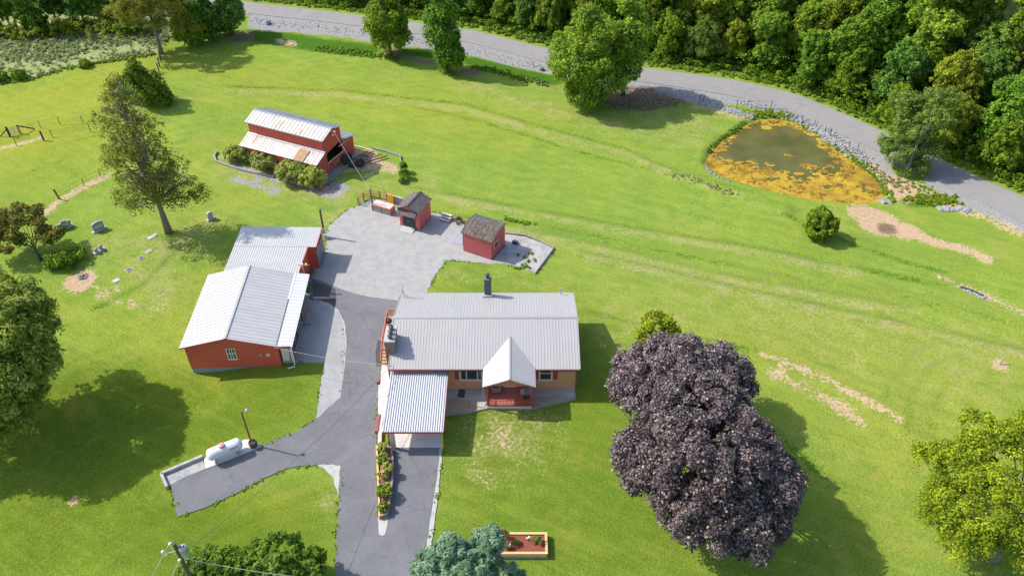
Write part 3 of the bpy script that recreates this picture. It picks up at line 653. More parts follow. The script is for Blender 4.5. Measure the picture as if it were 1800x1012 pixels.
paving("concrete_wedge", [(664, 905), (683, 905), (681, 922), (677, 938), (672, 941), (666, 938)], .10, M['concrete_grey'], "grey concrete wedge below the flower planter", .02, "kerb", 11, .4)
paving("carport_floor", [(690, 640), (785, 640), (777, 786), (690, 786)], .10, M['concrete_pale'], "pale concrete floor under the carport", 0, "floor", 12, 2)
paving("house_walk", [(770, 660), (1012, 660), (1010, 698), (985, 695), (940, 697), (860, 700), (850, 715), (835, 712), (828, 702), (770, 700)], .10, M['concrete_grey'], "grey concrete walk along the brick front wall", 0, "path", 13, .6)
paving("pebble_bed", [(770, 700), (828, 702), (852, 712), (940, 697), (1010, 694), (1012, 700), (985, 706), (932, 717), (857, 716), (820, 724), (783, 728), (770, 729)], .06, M['pebble'], "tan river pebble bed in front of the brick house", .02, "pebble bed", 14, .3)
e_ = MB(); ed = [at(u, v, .1) for u, v in [(780, 729), (820, 725), (857, 717), (932, 718), (985, 707), (1012, 700), (1011, 692)]]
for a, b in zip(ed, ed[1:]): e_.beam((a[0], a[1], .07), (b[0], b[1], .07), .12, .16)
tag(e_.build("garden_edging", M['wood_grey']), "low grey edging curb in front of the pebble bed", "edging")
paving("tank_pad", q3([(415, 338), (425, 400), (700, 292), (742, 272), (700, 232), (650, 232)]), .12, M['concrete_pale'], "pale concrete slab under the white gas tank", .02, "slab", 15, .6)
paving("gravel_strip", q3([(190, 440), (410, 342), (422, 398), (225, 492), (208, 510)]), .045, M['gravel_back'], "weedy gravel strip inside the low curb wall", .05, "gravel", 16, .3)

# ------------------------------------------------------------------ pond
WZ = -.36
pm = MB(); pm.prism([(p[0], p[1]) for p in (POND_OUT - POND_OUT.mean(0)) * 1.03 + POND_OUT.mean(0)], WZ - .02, WZ)
wt = NT("pond_water"); wn = wt.noise(.25, 4)
wt.bump(wt.noise(2.5, 4), .06, .02)
wt.fin(wt.ramp(wn, [(.35, (.075, .076, .024)), (.65, (.125, .122, .038))]), .3, spec=.12)
tag(pm.build("pond_water", wt.m), "murky olive green water of the small pond", "water", kind='structure')
cs_ = .17; mn = POND_OUT.min(0) - .3; mxx = POND_OUT.max(0) + .3
ax = np.arange(mn[0], mxx[0], cs_); ay = np.arange(mn[1], mxx[1], cs_); AX, AY = np.meshgrid(ax, ay)
do = sdf(AX, AY, POND_OUT); di = sdf(AX, AY, POND_IN)
fbm = np.array([noise.fractal(Vector((x * .55, y * .8, 3.3)), 1.0, 2.0, 5) for x, y in zip(AX.ravel(), AY.ravel())]).reshape(AX.shape)
fb2 = np.array([noise.fractal(Vector((x * 1.6, y * 2.2, 8.3)), 1.0, 2.0, 4) for x, y in zip(AX.ravel(), AY.ravel())]).reshape(AX.shape)
isl = np.maximum.reduce([np.clip(1 - np.hypot(AX - p[0], (AY - p[1]) * 1.3) / r, 0, 1) for p, r in [(at(1424, 293, WZ), 2.3), (at(1455, 296, WZ), 1.6), (at(1385, 274, WZ), 1.1), (at(1400, 306, WZ), 1.5), (at(1350, 290, WZ), 1.6), (at(1272, 258, WZ), 1.6), (at(1345, 225, WZ), 2.)]])
keep = (do < .25 + .1 * fb2) & ((di > .5 + fbm * .9 + fb2 * .4) | (isl + fbm * .55 + fb2 * .3 > .62))
keep &= ~((fb2 > .34) & (di < 1.6)); keep &= ~((fb2 * .6 + fbm > .62) & (do < -.6))
am = MB(); idx = {}
jr = random.Random(5)
def vid(i, j):
    if (i, j) not in idx:
        idx[(i, j)] = len(am.v); am.v.append((ax[0] + j * cs_ + jr.uniform(-.07, .07), ay[0] + i * cs_ + jr.uniform(-.07, .07), WZ + .03 + .02 * jr.random()))
    return idx[(i, j)]
for i in range(AX.shape[0]):
    for j in range(AX.shape[1]):
        if keep[i, j]: am.f.append((vid(i, j), vid(i, j + 1), vid(i + 1, j + 1), vid(i + 1, j))); am.mi.append(0)
at_ = NT("algae"); n1 = at_.noise(.5, 6, .7, dist=1.0); n2 = at_.noise(4, 5, .75)
n3 = at_.noise(.22, 3)
x = at_.ramp(at_.math('MULTIPLY_ADD', n1, .6, at_.math('MULTIPLY', n2, .4)), [(.37, (.06, .035, .010)), (.43, (.17, .095, .014)), (.49, (.34, .215, .022)), (.60, (.44, .31, .035)), (.72, (.50, .38, .09))])
x = at_.mix(at_.mr(n3, .52, .66, 0, .6), x, (.20, .10, .02))
x = at_.mix(at_.mr(at_.noise(.9, 4), .64, .70, 0, .7), x, (.22, .33, .02))
at_.bump(n2, .5, .05); at_.fin(x, .8, spec=.2)
tag(am.build("pond_algae", at_.m), "orange algae mat floating round the pond edges", "algae", kind='stuff')

# riprap
rr = MB(); g = random.Random(21)
def scatter_rocks(line, wd, n, r0, r1, up=.0):
    P = [G(u, v) for u, v in line]
    Ls = [math.dist(P[i][:2], P[i + 1][:2]) for i in range(len(P) - 1)]
    for _ in range(n):
        i = g.choices(range(len(Ls)), Ls)[0]; t_ = g.random(); a, b = P[i], P[i + 1]
        x = a[0] + (b[0] - a[0]) * t_ + g.gauss(0, wd * .5); y = a[1] + (b[1] - a[1]) * t_ + g.gauss(0, wd * .5)
        rr.rock((x, y, hz(x, y) + .03 + up), g.uniform(r0, r1), g.randrange(10 ** 6))
scatter_rocks([(1310, 180), (1360, 190), (1400, 207), (1440, 228), (1480, 256), (1520, 285)], 1.1, 900, .10, .26)
scatter_rocks([(1236, 184), (1265, 188), (1300, 200), (1322, 203)], .7, 260, .12, .32)
scatter_rocks([(1545, 352), (1560, 358)], .5, 26, .15, .4)
scatter_rocks([(1650, 366), (1700, 370)], .5, 60, .15, .42)
scatter_rocks([(1238, 288), (1250, 305), (1285, 320)], .3, 40, .08, .2)
scatter_rocks([(1690, 506), (1735, 525)], .3, 50, .08, .22)
scatter_rocks([(440, 35), (600, 54), (830, 88), (960, 122)], 1.5, 420, .06, .16)
scatter_rocks([(1060, 158), (1120, 160), (1230, 172)], 1.0, 220, .06, .14)
tag(rr.build("riprap_stones", M['stone']), "loose grey riprap stones on the bank between road and pond", "stones", kind='stuff')

# ================================================================== BRICK HOUSE
HX, HY = -2.52, 51.08                     # centre of front eave
house = thing("brick_house", "long brick ranch house with pale grey ribbed metal roof and gabled front porch", "house", (HX, HY, 0), 0)
W2 = 8.7; DP = 10.69; EZ, RZ = 3.34, 4.91
m = MB()
wy0, wy1, wx0, wx1 = .58, DP - .55, -W2 + .30, W2 - .30
m.box(wx0, wy0, -.1, wx1, wy1, 3.16)
slope = (RZ - EZ) / (DP / 2)
for sx in (wx0, wx1 - .2):   # gable triangles
    m.extr([(sx, wy0, 3.16), (sx, wy1, 3.16), (sx, DP / 2, RZ - .12)], (0, 0, 0), (.2, 0, 0))
m.build("wall", M['brick'], house)
m = MB(); ribbed(m, (-W2, 0, EZ), (W2, 0, EZ), (-W2, DP / 2, RZ), 62, .022, .04, .07, 1)
ribbed(m, (W2, DP, EZ), (-W2, DP, EZ), (W2, DP / 2, RZ), 62, .022, .04, .07, 1)
roof = m.build("roof", [M['roof_house'], M['seam']], house)
m = MB()
m.extr([(-W2 - .02, DP / 2 - .18, RZ + .0), (-W2 - .02, DP / 2, RZ + .075), (-W2 - .02, DP / 2 + .18, RZ + .0), (-W2 - .02, DP / 2, RZ + .02)], (0, 0, 0), (2 * W2 + .04, 0, 0))
m.build("ridge_cap", M['roof_trim'], roof)
m = MB()
for s_ in (-1, 1):
    m = MB()
    m.extr([(s_ * (W2 + .01), 0, EZ - .14), (s_ * (W2 + .01), 0, EZ + .05), (s_ * (W2 + .01), DP / 2, RZ + .05), (s_ * (W2 + .01), DP / 2, RZ - .14)], (0, 0, 0), (s_ * .05, 0, 0))
    m.extr([(s_ * (W2 + .01), DP, EZ - .14), (s_ * (W2 + .01), DP, EZ + .05), (s_ * (W2 + .01), DP / 2 + .002, RZ + .05), (s_ * (W2 + .01), DP / 2 + .002, RZ - .14)], (0, 0, 0), (s_ * .05, 0, 0))
    m.build("rake_trim", M['roof_trim'], roof)
m = MB()
PXL, PXR = -2.63 - HX, 2.12 - HX          # porch roof edges
m.box(-W2, -.06, EZ - .2, PXL - .05, -.003, EZ + .0); m.build("fascia", M['trim_red'], house); m = MB(); m.box(PXR + .05, -.06, EZ - .2, W2, -.003, EZ + .0)
m.build("fascia", M['trim_red'], house)
m = MB(); m.box(-W2 + 3.95, -.17, EZ - .1, PXL - .05, -.063, EZ + .01); m.build("gutter", M['charcoal'], house); m = MB(); m.box(PXR + .05, -.17, EZ - .1, W2, -.063, EZ + .01)
m.build("gutter", M['charcoal'], house)
m = MB(); m.box(-W2 + .05, 0.0, EZ - .2, W2 - .05, wy0 - .004, EZ - .13); m.build("soffit", M['porch_red'], house)
# porch
PY0 = 48.85 - HY; PZ = 4.30; PC = -.21 - HX
m = MB()
apex = (PC, 3.3, PZ)
def porch_side(xe, sgn):
    ribbed(m, (xe, PY0, EZ + .02), (xe, 3.4, EZ + .02), (PC, PY0, PZ + .02), 22, .03, .05, .07)
# clip the porch roof planes along the valley: build as triangle-ended sheets
def porch_plane(mb, xe):
    n_ = 21; vs = []; fs = []
    L0 = abs(PC - xe)
    def yend(f): return (EZ + (PZ - EZ) * f - EZ) / slope + .05      # where the main roof reaches this height
    K = 12
    for k in range(n_ * 2 + 1):
        pass
    # strips across the slope, ribs run eave -> ridge at fixed y
    ys = np.arange(PY0, 3.35, .115); rib = [i % 2 for i in range(len(ys))]
    for i in range(len(ys) - 1):
        y0_, y1_ = ys[i], ys[i + 1]
        f0 = max(0., min(1., (max(y0_, 0.)) * slope / (PZ - EZ))); f1 = max(0., min(1., max(y1_, 0.) * slope / (PZ - EZ)))
        h_ = .03 if i % 2 else 0.
        def pt(f, y, hh): return (xe + (PC - xe) * f, y, EZ + .03 + (PZ - EZ) * f + hh)
        q = [pt(f0, y0_, h_), pt(f1, y1_, h_), pt(1, y1_, h_), pt(1, y0_, h_)]
        if h_ and f0 < .99: mb.add(q + [pt(f0, y0_, 0), pt(1, y0_, 0), pt(f1, y1_, 0), pt(1, y1_, 0)], [(0, 1, 2, 3), (4, 0, 3, 5), (1, 6, 7, 2)])
        elif f0 < .99: mb.add(q, [(0, 1, 2, 3)])
    b = .06
    mb.add([(xe, PY0, EZ - b), (xe, 0, EZ - b), (PC, 0, PZ - b), (PC, PY0, PZ - b), (xe, PY0, EZ + .03), (xe, 0, EZ + .03), (PC, PY0, PZ + .03)],
           [(0, 1, 2, 3), (0, 4, 5, 1), (0, 3, 6, 4)])
m = MB(); porch_plane(m, PXL); porch_plane(m, PXR)
pr = m.build("porch_roof", M['roof_gar'], house)
m = MB(); m.beam((PC, PY0, PZ + .05), (PC, 3.3, PZ + .05), .16, .04); m.build("ridge_cap", M['roof_trim'], pr)
m = MB()   # gable face and beam
gy_ = PY0 + .30
m.extr([(PXL + .45, gy_, EZ - .15), (PXR - .45, gy_, EZ - .15), (PXR - .45, gy_, EZ + .02), (PC, gy_, PZ - .1), (PXL + .45, gy_, EZ + .02)], (0, 0, 0), (0, .1, 0))
m.build("porch_gable", M['rail_wood'], house)
fx0, fx1 = PXL + .34, PXR - .34
m = MB(); m.box(fx0, PY0 + .42, .02, fx1, wy0 - .01, .36); m.build("porch_floor", M['porch_red'], house)
m = MB(); m.box(fx0 - .02, PY0 + .36, .08, fx1 + .02, PY0 + .415, .33); m.build("porch_apron", M['cream'], house)
for x_ in (fx0 + .08, fx1 - .08):
    m = MB(); m.box(x_ - .06, PY0 + .46, .36, x_ + .06, PY0 + .58, EZ - .16); m.box(x_ - .09, PY0 + .43, .36, x_ + .09, PY0 + .61, .5); m.build("porch_post", M['trim_red'], house)
def railing(mb, a, b, z0, z1, n, w_=.035):
    a = Vector(a); b = Vector(b)
    mb.beam((a.x, a.y, z1), (b.x, b.y, z1), .08, .05); mb.beam((a.x, a.y, z0), (b.x, b.y, z0), .05, .05)
    for i in range(n):
        p = a.lerp(b, (i + .5) / n); mb.box(p.x - w_ / 2, p.y - w_ / 2, z0, p.x + w_ / 2, p.y + w_ / 2, z1)
m = MB(); railing(m, (fx0 + .2, PY0 + .5, 0), (fx1 - .2, PY0 + .5, 0), .46, 1.05, 26, .03)
m.build("porch_railing", M['trim_red'], house)
for x_, b_ in ((fx0 + .06, 1.6), (fx1 - .06, wy0 - .2)):
    m = MB(); railing(m, (x_, PY0 + .62, 0), (x_, min(b_, .3), 0), .46, 1.15, 11, .04); m.build("porch_railing", M['rail_wood'], house)
m = MB()
for xx in (PC - .28, PC + .1): m.box(xx, PY0 + .44, .362, xx + .05, wy0 - .02, .372)
m.build("floor_seam", M['trim_red'], house)
# front door in porch
m = MB(); m.box(PC - .5, wy0 - .04, .38, PC + .5, wy0 - .004, 2.45); d_ = m.build("door", M['white'], house)
m = MB(); m.box(PC - .3, wy0 - .055, 1.4, PC + .3, wy0 - .042, 2.25); m.build("pane", M['glass'], d_)
# windows on the front wall
def window(parent, x0, x1, z0, z1, y, cols, sash, fr=.14, mt='cream', dirn=-1):
    m = MB()
    m.box(x0, y - .09, z0 - .06, x1, y + .0, z0 + fr); m.box(x0, y - .07, z1 - .06, x1, y + .0, z1)
    m.box(x0, y - .07, z0 + fr, x0 + fr, y + .0, z1 - .06); m.box(x1 - fr, y - .07, z0 + fr, x1, y + .0, z1 - .06)
    w_ = m.build("window", M[mt], parent)
    m = MB(); m.box(x0 + fr, y - .03, z0 + fr, x1 - fr, y - .012, z1 - .06); m.build("pane", M['glass'], w_)
    m = MB()
    for c in cols: xx = x0 + fr + (x1 - x0 - 2 * fr) * c; m.box(xx - .035, y - .055, z0 + fr, xx + .035, y - .032, z1 - .06); m.build("sash", M['white'], w_); m = MB()
    if sash: zz = (z0 + fr + z1) / 2; m.box(x0 + fr, y - .052, zz - .04, x1 - fr, y - .033, zz + .04); m.build("sash", M['white'], w_)
    return w_
WY = 51.65
def fx(u, v): p = planeY(u, v, WY); return p[0] - HX, p[2]
window(house, fx(808, 660)[0], fx(849, 660)[0], 1.32, 3.0, wy0, (.26, .80), False)
window(house, fx(947, 660)[0], fx(971, 660)[0], 1.32, 3.0, wy0, (), True)
for u0, u1 in ((799.5, 806.5), (940.5, 946), (972.5, 980)):
    m = MB(); a = fx(u0, 660)[0]; b = fx(u1, 660)[0]; m.box(a, wy0 - .05, 1.42, b, wy0 - .004, 3.0)
    for k in range(14): m.box(a + .06, wy0 - .062, 1.5 + k * .105, b - .06, wy0 - .052, 1.56 + k * .105)
    m.build("shutter", M['shutter'], house)
m = MB(); m.box(fx(999, 670)[0], wy0 - .13, 1.0, fx(1003, 670)[0], wy0 - .004, 1.45); m.build("painted_sun_spot", M['gold'], house)  # gold block standing in for a sunlit spot on the brick
m = MB(); m.tube([(W2 - .02, -.11, EZ - .1), (W2 - .16, .5, 2.7), (W2 - .2, .52, .2)], .045); m.build("downspout", M['trim_red'], house)
m = MB(); m.tube([(fx1 + .16, PY0 + .45, EZ - .05), (fx1 + .16, PY0 + .45, .2), (fx1 + .2, PY0 + .2, .1)], .05); m.build("downspout", M['trim_red'], house)
# chimneys
cy = 61.46 - HY - .3; cx = -2.41 - HX
m = MB(); m.box(cx - .34, cy - .26, 2.5, cx + .34, cy + .30, 5.75); ch = m.build("chimney", M['brick_dark'], house)
m = MB(); m.box(cx - .39, cy - .31, 5.65, cx + .39, cy + .35, 5.78); m.build("chimney_cap", M['brick_dark'], ch)
m = MB(); m.lathe([(.14, 5.78), (.14, 6.1), (.22, 6.14), (.22, 6.2), (.05, 6.28)], (cx, cy, 0), 12); m.build("flue", M['black'], ch)
m = MB(); m.box(cx - .5, cy - .5, EZ + .3, cx + .5, cy - .27, EZ + .52); m.build("flashing", M['roof_trim'], ch)
lx0, lx1, ly0, ly1 = -11.62 - HX, -10.72 - HX, 52.55 - HY, 54.55 - HY
m = MB(); m.box(lx0, ly0, 0, lx1, ly1, 5.3); c2 = m.build("chimney", M['brick_brown'], house)
m = MB(); m.box(lx0 - .06, ly0 - .06, 5.3, lx1 + .06, ly1 + .06, 5.42); m.build("chimney_cap", M['concrete'], c2)
for k in range(3):
    m = MB(); yc_ = ly0 + .42 + k * .58; m.lathe([(.17, 5.42), (.17, 5.66), (.24, 5.70), (.24, 5.76), (.04, 5.86)], ((lx0 + lx1) / 2 + .05, yc_, 0), 14); m.build("flue", M['charcoal'], c2)
# vent pipe + antenna
p = at(985.5, 517, EZ + .3)
m = MB(); m.tube([(p[0] - HX, DP - .35, EZ - .1), (p[0] - HX, DP - .35, EZ + .75)], .05); m.tube([(p[0] - HX, DP - .35, EZ + .75), (p[0] - HX, DP - .35, EZ + .9)], .085); m.build("vent_pipe", M['metal_grey'], house)
m = MB()
ax_, ay_ = -W2 + .35, DP - .9
for dx, dy in ((-.5, -.3), (.5, -.3), (0, .5)): m.tube([(ax_ + dx, ay_ + dy, EZ + .15), (ax_, ay_, EZ + 1.1)], .022, 5)
m.tube([(ax_, ay_, EZ + .2), (ax_, ay_, EZ + 1.9)], .03, 6); m.tube([(ax_ - .7, ay_, EZ + 1.85), (ax_ + .7, ay_, EZ + 1.85)], .02, 5)
for k in range(7): m.tube([(ax_ - .6 + k * .2, ay_ - .35, EZ + 1.85), (ax_ - .6 + k * .2, ay_ + .35, EZ + 1.85)], .014, 4)
m.build("antenna", M['metal_grey'], house)
# deck with railing and stairs on the left end
dx0, dx1, dy0, dy1 = -12.75 - HX, wx0 - .005, 56.2 - HY, 61.1 - HY
m = MB(); m.box(dx0, dy0, .72, dx1, dy1, .86)
for q in ((dx0 + .1, dy0 + .1), (dx0 + .1, dy1 - .1), (dx0 + .1, (dy0 + dy1) / 2)): m.box(q[0] - .06, q[1] - .06, 0, q[0] + .06, q[1] + .06, .72)
m.build("deck", M['wood_pale'], house)
m = MB(); railing(m, (dx0 + .05, dy0, 0), (dx0 + .05, dy1, 0), .95, 1.78, 34, .05); railing(m, (dx0 + .1, dy1 - .04, 0), (dx1, dy1 - .04, 0), .95, 1.78, 12, .05)
m.build("deck_railing", M['rail_wood'], house)
m = MB()
for k in range(5): m.box(dx0 + .1, dy0 - .32 * (k + 1), .60 - .14 * k, dx0 + 1.25, dy0 - .32 * k - .01, .66 - .14 * k)
m.build("stairs", M['wood_new'], house)
m = MB(); m.beam((dx0 + .06, dy0 - 1.6, .85), (dx0 + .06, dy0, 1.72), .07, .09)
for k in range(9): f = (k + .5) / 9; m.box(dx0 + .03, dy0 - 1.6 + 1.6 * f, .1 + .65 * f, dx0 + .08, dy0 - 1.6 + 1.6 * f + .05, .85 + .87 * f)
m.build("stair_railing", M['rail_wood'], house)
# raised walk beside the carport
m = MB(); P = [at(u, v, .32)[:2] for u, v in [(671, 641), (691, 641), (690, 660), (681, 700), (672, 745), (670, 784), (664, 784), (664.5, 728), (665, 676), (668, 676)]]
m.prism([(p[0] - HX, p[1] - HY) for p in P], 0, .32); m.build("side_walk", M['concrete_pale'], house)
for (u, v, l) in ((665.5, 665, .5), (666, 728, 2.0)):
    m = MB(); p = at(u, v, .36); m.box(p[0] - HX - .12, p[1] - HY - l, 0, p[0] - HX + .13, p[1] - HY, .42); m.build("walk_step", M['trim_red'], house)

# carport
cp = thing("carport", "white corrugated flat roofed carport on red posts joined to the brick house", "carport", (-11.08, 44.55, 0), 0)
cw, cd, z0c, z1c = 5.18, 7.15, 2.42, 2.86
m = MB(); n_ = 25; vs = []; prof = []
for i in range(n_):
    x0_ = cw * i / n_; st = cw / n_
    prof += [(x0_ + .01, 0), (x0_ + st * .30, 0), (x0_ + st * .38, -.07), (x0_ + st * .86, -.07), (x0_ + st * .95, 0)]
prof.append((cw, 0))
for x_, h_ in prof: vs += [(x_, 0, z0c + h_), (x_ + .03, cd, z1c + h_)]
for i in range(len(prof) - 1):
    m.mi.append(1 if (i % 5) in (2,) or (i % 5) == 1 else 0); m.f.append((2 * i, 2 * i + 2, 2 * i + 3, 2 * i + 1))
m.v = vs
o_ = m.build("roof", [M['roof_carport'], M['carport_pan']], cp)
m = MB(); m.box(-.03, -.06, z0c - .17, cw + .03, -.004, z0c + .02)
m.extr([(cw + .004, 0, z0c - .17), (cw + .004, 0, z0c + .02), (cw + .034, cd, z1c + .02), (cw + .034, cd, z1c - .17)], (0, 0, 0), (.05, 0, 0))
m.build("fascia", M['trim_red'], cp)
m = MB(); m.extr([(-.05, 0, z0c - .17), (-.05, 0, z0c + .02), (-.02, cd, z1c + .02), (-.02, cd, z1c - .17)], (0, 0, 0), (.045, 0, 0)); m.build("edge_trim", M['white'], cp)
m = MB(); m.box(.55, .06, .1, .95, .24, z0c - .1); m.build("post", M['pink_board'], cp)
for x_, y_, k_ in ((.42, .1, 'trim_red'), (cw - .12, .05, 'gold'), (.42, 3.5, 'trim_red'), (cw - .12, 3.6, 'trim_red'), (.42, 6.8, 'trim_red'), (cw - .12, 6.8, 'trim_red')):
    m = MB(); m.box(x_ - .055, y_, .1, x_ + .055, y_ + .11, z0c - .1); m.build("post", M[k_], cp)

# ================================================================== GARAGE WORKSHOP
gar = thing("workshop_garage", "red gabled workshop with white ribbed roof and open side porch facing the drive", "building", (-26.83, 54.25, 0), .04)
A1, A2, A3, GD = 4.53, 4.55, 5.89, 10.98; zl, zr_, zm, zp = 3.02, 4.14, 2.93, 2.80
m = MB(); o_ = .34
m.extr([(-A1 + o_, .30, 0.02), (A2 - .05, .30, .02), (A2 - .05, .30, zm - .08), (0, .30, zr_ - .1), (-A1 + o_, .30, zl - .02)], (0, 0, 0), (0, GD - .6, 0))
m.build("wall", M['garage_red'], gar)
m = MB(); m.box(-A1 + o_ + .03, .33, -.9, A2 - .1, GD - .4, .018); m.build("foundation", M['foundation'], gar)
m = MB(); ribbed(m, (-A1, GD, zl), (-A1, 0, zl), (0, GD, zr_), 24, .03, .05, .08, 1)
rg_ = m.build("roof", [M['roof_gar'], M['seam']], gar)
m = MB(); ribbed(m, (A2, 0, zm), (A2, GD, zm), (0, 0, zr_), 24, .03, .05, .08, 1); m.build("roof", [M['roof_gar'], M['seam']], gar)
m = MB(); m.beam((0, -.01, zr_ + .03), (0, GD + .01, zr_ + .03), .22, .06); m.build("ridge_cap", M['roof_trim'], rg_)
m = MB(); ribbed(m, (A3, 0, zp), (A3, GD, zp), (A2 + .07, 0, zm + .03), 22, .03, .05, .07); pr2 = m.build("porch_roof", M['roof_carport'], gar)
m = MB(); m.box(A2 - .06, .3, zm - .02, A2 + .05, GD * .62, zm + .045); m.build("seam_gap", M['roof_gap'], pr2)
m = MB(); m.box(A2 - .06, GD * .62, zm - .02, A2 + .08, GD, zm + .07); m.build("flashing", M['white'], pr2)
m = MB()
m.extr([(-A1, -.05, zl - .12), (-A1, -.05, zl + .02), (0, -.05, zr_ + .02), (A2, -.05, zm + .02), (A2, -.05, zm - .12), (0, -.05, zr_ - .12)], (0, 0, 0), (0, .045, 0))
m.box(A2 + .003, -.05, zp - .1, A3, -.005, zm + .02)
m.build("rake_trim", M['trim_red'], gar)
def lw(u, v):  # front wall plane of the garage in local coordinates
    p = planeY(u, v, 54.25 + .30); return p[0] + 26.83, p[2]
x0, zt_ = lw(395.5, 613.5); x1, zb_ = lw(418.5, 631)
w_ = window(gar, x0 + .05, x1, zb_ + .02, zt_ + .1, .30, (.33, .66), True, .1, 'cream')
m = MB(); x2, z2 = lw(456, 625); m.box(x2, .25, z2 - .1, x2 + .3, .296, z2 + .16); m.build("wall_vent", M['metal_grey'], gar)
x2, z2 = lw(468, 625)
m = MB(); m.box(x2, .25, z2 - .18, x2 + .32, .296, z2 + .18); m.build("wall_vent", M['cream'], gar)
m = MB(); m.box(A2 - .02, .45, .36, A3 - .2, GD - .35, .46)
for k in range(5): m.box(A2 + .02, .6 + k * 2.4, 0, A3 - .25, .75 + k * 2.4, .36)
m.build("porch_floor", M['wood_grey'], gar)
for y_, mt in ((.5, 'white'), (3.6, 'navy'), (6.3, 'navy'), (GD - .6, 'navy')):
    m = MB(); m.box(A3 - .36, y_, .46, A3 - .26, y_ + .1, zp - .1); m.build("porch_post", M[mt], gar)
m = MB(); m.tube([(A3 - .1, .0, zp - .05), (A3 + .02, .0, zp - .2), (A3 - .05, .1, .35), (A3 - .1, .05, .15), (A3 - .75, -.15, .1)], .055); m.build("downspout", M['white'], gar)
m = MB(); m.box(A3 - .02, .02, zp - .14, A3 + .09, GD - .02, zp - .02); m.build("gutter", M['white'], gar)
m = MB()
for k in range(3): m.box(A3 - .15 + .3 * k, 6.1, .02, A3 + .15 + .3 * k, 7.9, .42 - .14 * k)
m.build("porch_steps", M['wood_grey'], gar)
m = MB(); m.box(A2 - .03, 5.0, .47, A2 + .02, 6.0, 2.4); m.build("door", M['white'], gar)
m = MB(); m.box(A3 - .3, .7, .46, A3 - .26, 3.4, .55); m.box(A3 - .3, 3.8, 1.2, A3 - .25, 6.0, 1.28); m.build("porch_rail", M['orange'], gar)
def gloc(x, y, z): a = .04; return (-26.83 + x * math.cos(a) - y * math.sin(a), 54.25 + x * math.sin(a) + y * math.cos(a), z)
# white cabinet on the porch end
t_ = thing("storage_cabinet", "tall white cabinet standing at the near end of the workshop porch", "cabinet", gloc(A2 + .42, .8, .462), .2)
m = MB(); m.box(-.32, -.3, 0, .32, .3, 1.7); m.build("body", M['white'], t_, bevel=.05)
m = MB(); m.box(-.30, -.33, .9, .30, -.303, 1.66); m.box(-.30, -.33, .06, .30, -.303, .86); m.build("door", M['cream'], t_)
def chair(name, loc, rz, mat, label, wdt=.55, grp=None):
    t_ = thing(name, label, "chair", loc, rz, grp)
    m = MB(); m.box(-wdt / 2, -.25, .40, wdt / 2, .25, .45); m.build("seat", M[mat], t_)
    m = MB(); m.extr([(-wdt / 2, .22, .45), (-wdt / 2, .27, .45), (-wdt / 2, .38, .95), (-wdt / 2, .33, .95)], (0, 0, 0), (wdt, 0, 0)); m.build("backrest", M[mat], t_)
    for sx in (-1, 1):
        for sy in (-.22, .2): m = MB(); m.box(sx * (wdt / 2 - .03) - .025, sy - .025, 0, sx * (wdt / 2 - .03) + .025, sy + .025, .40); m.build("leg", M[mat], t_)
        m = MB(); m.box(sx * wdt / 2 - .04, -.25, .60, sx * wdt / 2 + .04, .25, .64); m.build("armrest", M[mat], t_)
    return t_
chair("patio_chair", gloc(A3 - .1 - .42, 5.3, .462), math.pi / 2, 'teal', "green chair on the workshop porch beside the grey steps", .9)
chair("patio_chair", gloc(A3 - .62, 2.1, .462), math.pi / 2, 'blue', "blue chair near the front of the workshop porch", .7)
t_ = thing("porch_bench", "orange wooden bench along the edge of the workshop porch", "bench", gloc(A3 - .6, 3.8, .462), math.pi / 2)
m = MB(); m.box(-.8, -.2, .38, .8, .2, .44); m.build("seat", M['orange'], t_)
for x_ in (-.7, .66): m = MB(); m.box(x_, -.18, 0, x_ + .06, .18, .38); m.build("leg", M['orange'], t_)

# ================================================================== REAR SHELTER (flat metal roof)
sh = thing("open_shelter", "low red shelter with wide grey metal roof behind the workshop", "building", (-21.34, 73.15, 0), -.02)
Wc, Dc, z1_, z0_, nn_, Dn = 9.0, 7.5, 3.25, 2.72, .92, 3.33
zn = z1_ + (z0_ - z1_) * Dn / Dc
m = MB(); ribbed(m, (-Wc, -Dc, z0_), (-nn_, -Dc, z0_), (-Wc, -Dn, zn), 31, .03, .05, .06)
r1_ = m.build("roof", M['roof_gar'], sh)
m = MB(); ribbed(m, (-Wc, -Dn + .0, zn + .025), (0, -Dn, zn + .025), (-Wc, 0, z1_ + .025), 35, .03, .05, .06); m.build("roof", M['roof_gar'], sh)
m = MB(); m.box(-Wc + .3, -Dc + .5, 0, -nn_ - .18, -.3, 2.55); m.build("wall", M['garage_red'], sh)
m = MB(); m.box(-nn_ - .17, -Dn + .08, 0, -.12, -Dn + .16, zn - .08); m.build("wall", M['barn_red'], sh)
m = MB(); m.box(-nn_ - .17, -.36, 0, -.14, -.3, z1_ - .1); m.build("rear_wall", M['barn_red'], sh)
m = MB(); m.extr([(0.004, -Dn, zn - .12), (.004, -Dn, zn + .05), (.004, 0, z1_ + .05), (.004, 0, z1_ - .12)], (0, 0, 0), (.06, 0, 0)); m.box(-nn_ + .003, -Dc, z0_ - .12, -nn_ + .05, -Dn - .01, zn + .02); m.build("fascia", M['barn_red'], sh)
m = MB(); xl = -.14
for k in range(34):
    y_ = -Dn + .2 + k * .09
    m.beam((xl, y_, .05), (xl + .0, min(y_ + 1.2, -.4), .05 + min(1.2, -.4 - y_) * 1.3), .02, .03, (1, 0, 0)) if y_ < -.5 else None
    m.beam((xl + .025, y_, 2.2), (xl + .025, min(y_ + 1.2, -.4), 2.2 - min(1.2, -.4 - y_) * 1.3), .02, .03, (1, 0, 0)) if y_ < -.5 else None
for k in range(16): z_ = .05 + k * .15; m.box(xl - .01, -Dn + .17, z_, xl + .05, -.37, z_ + .05)
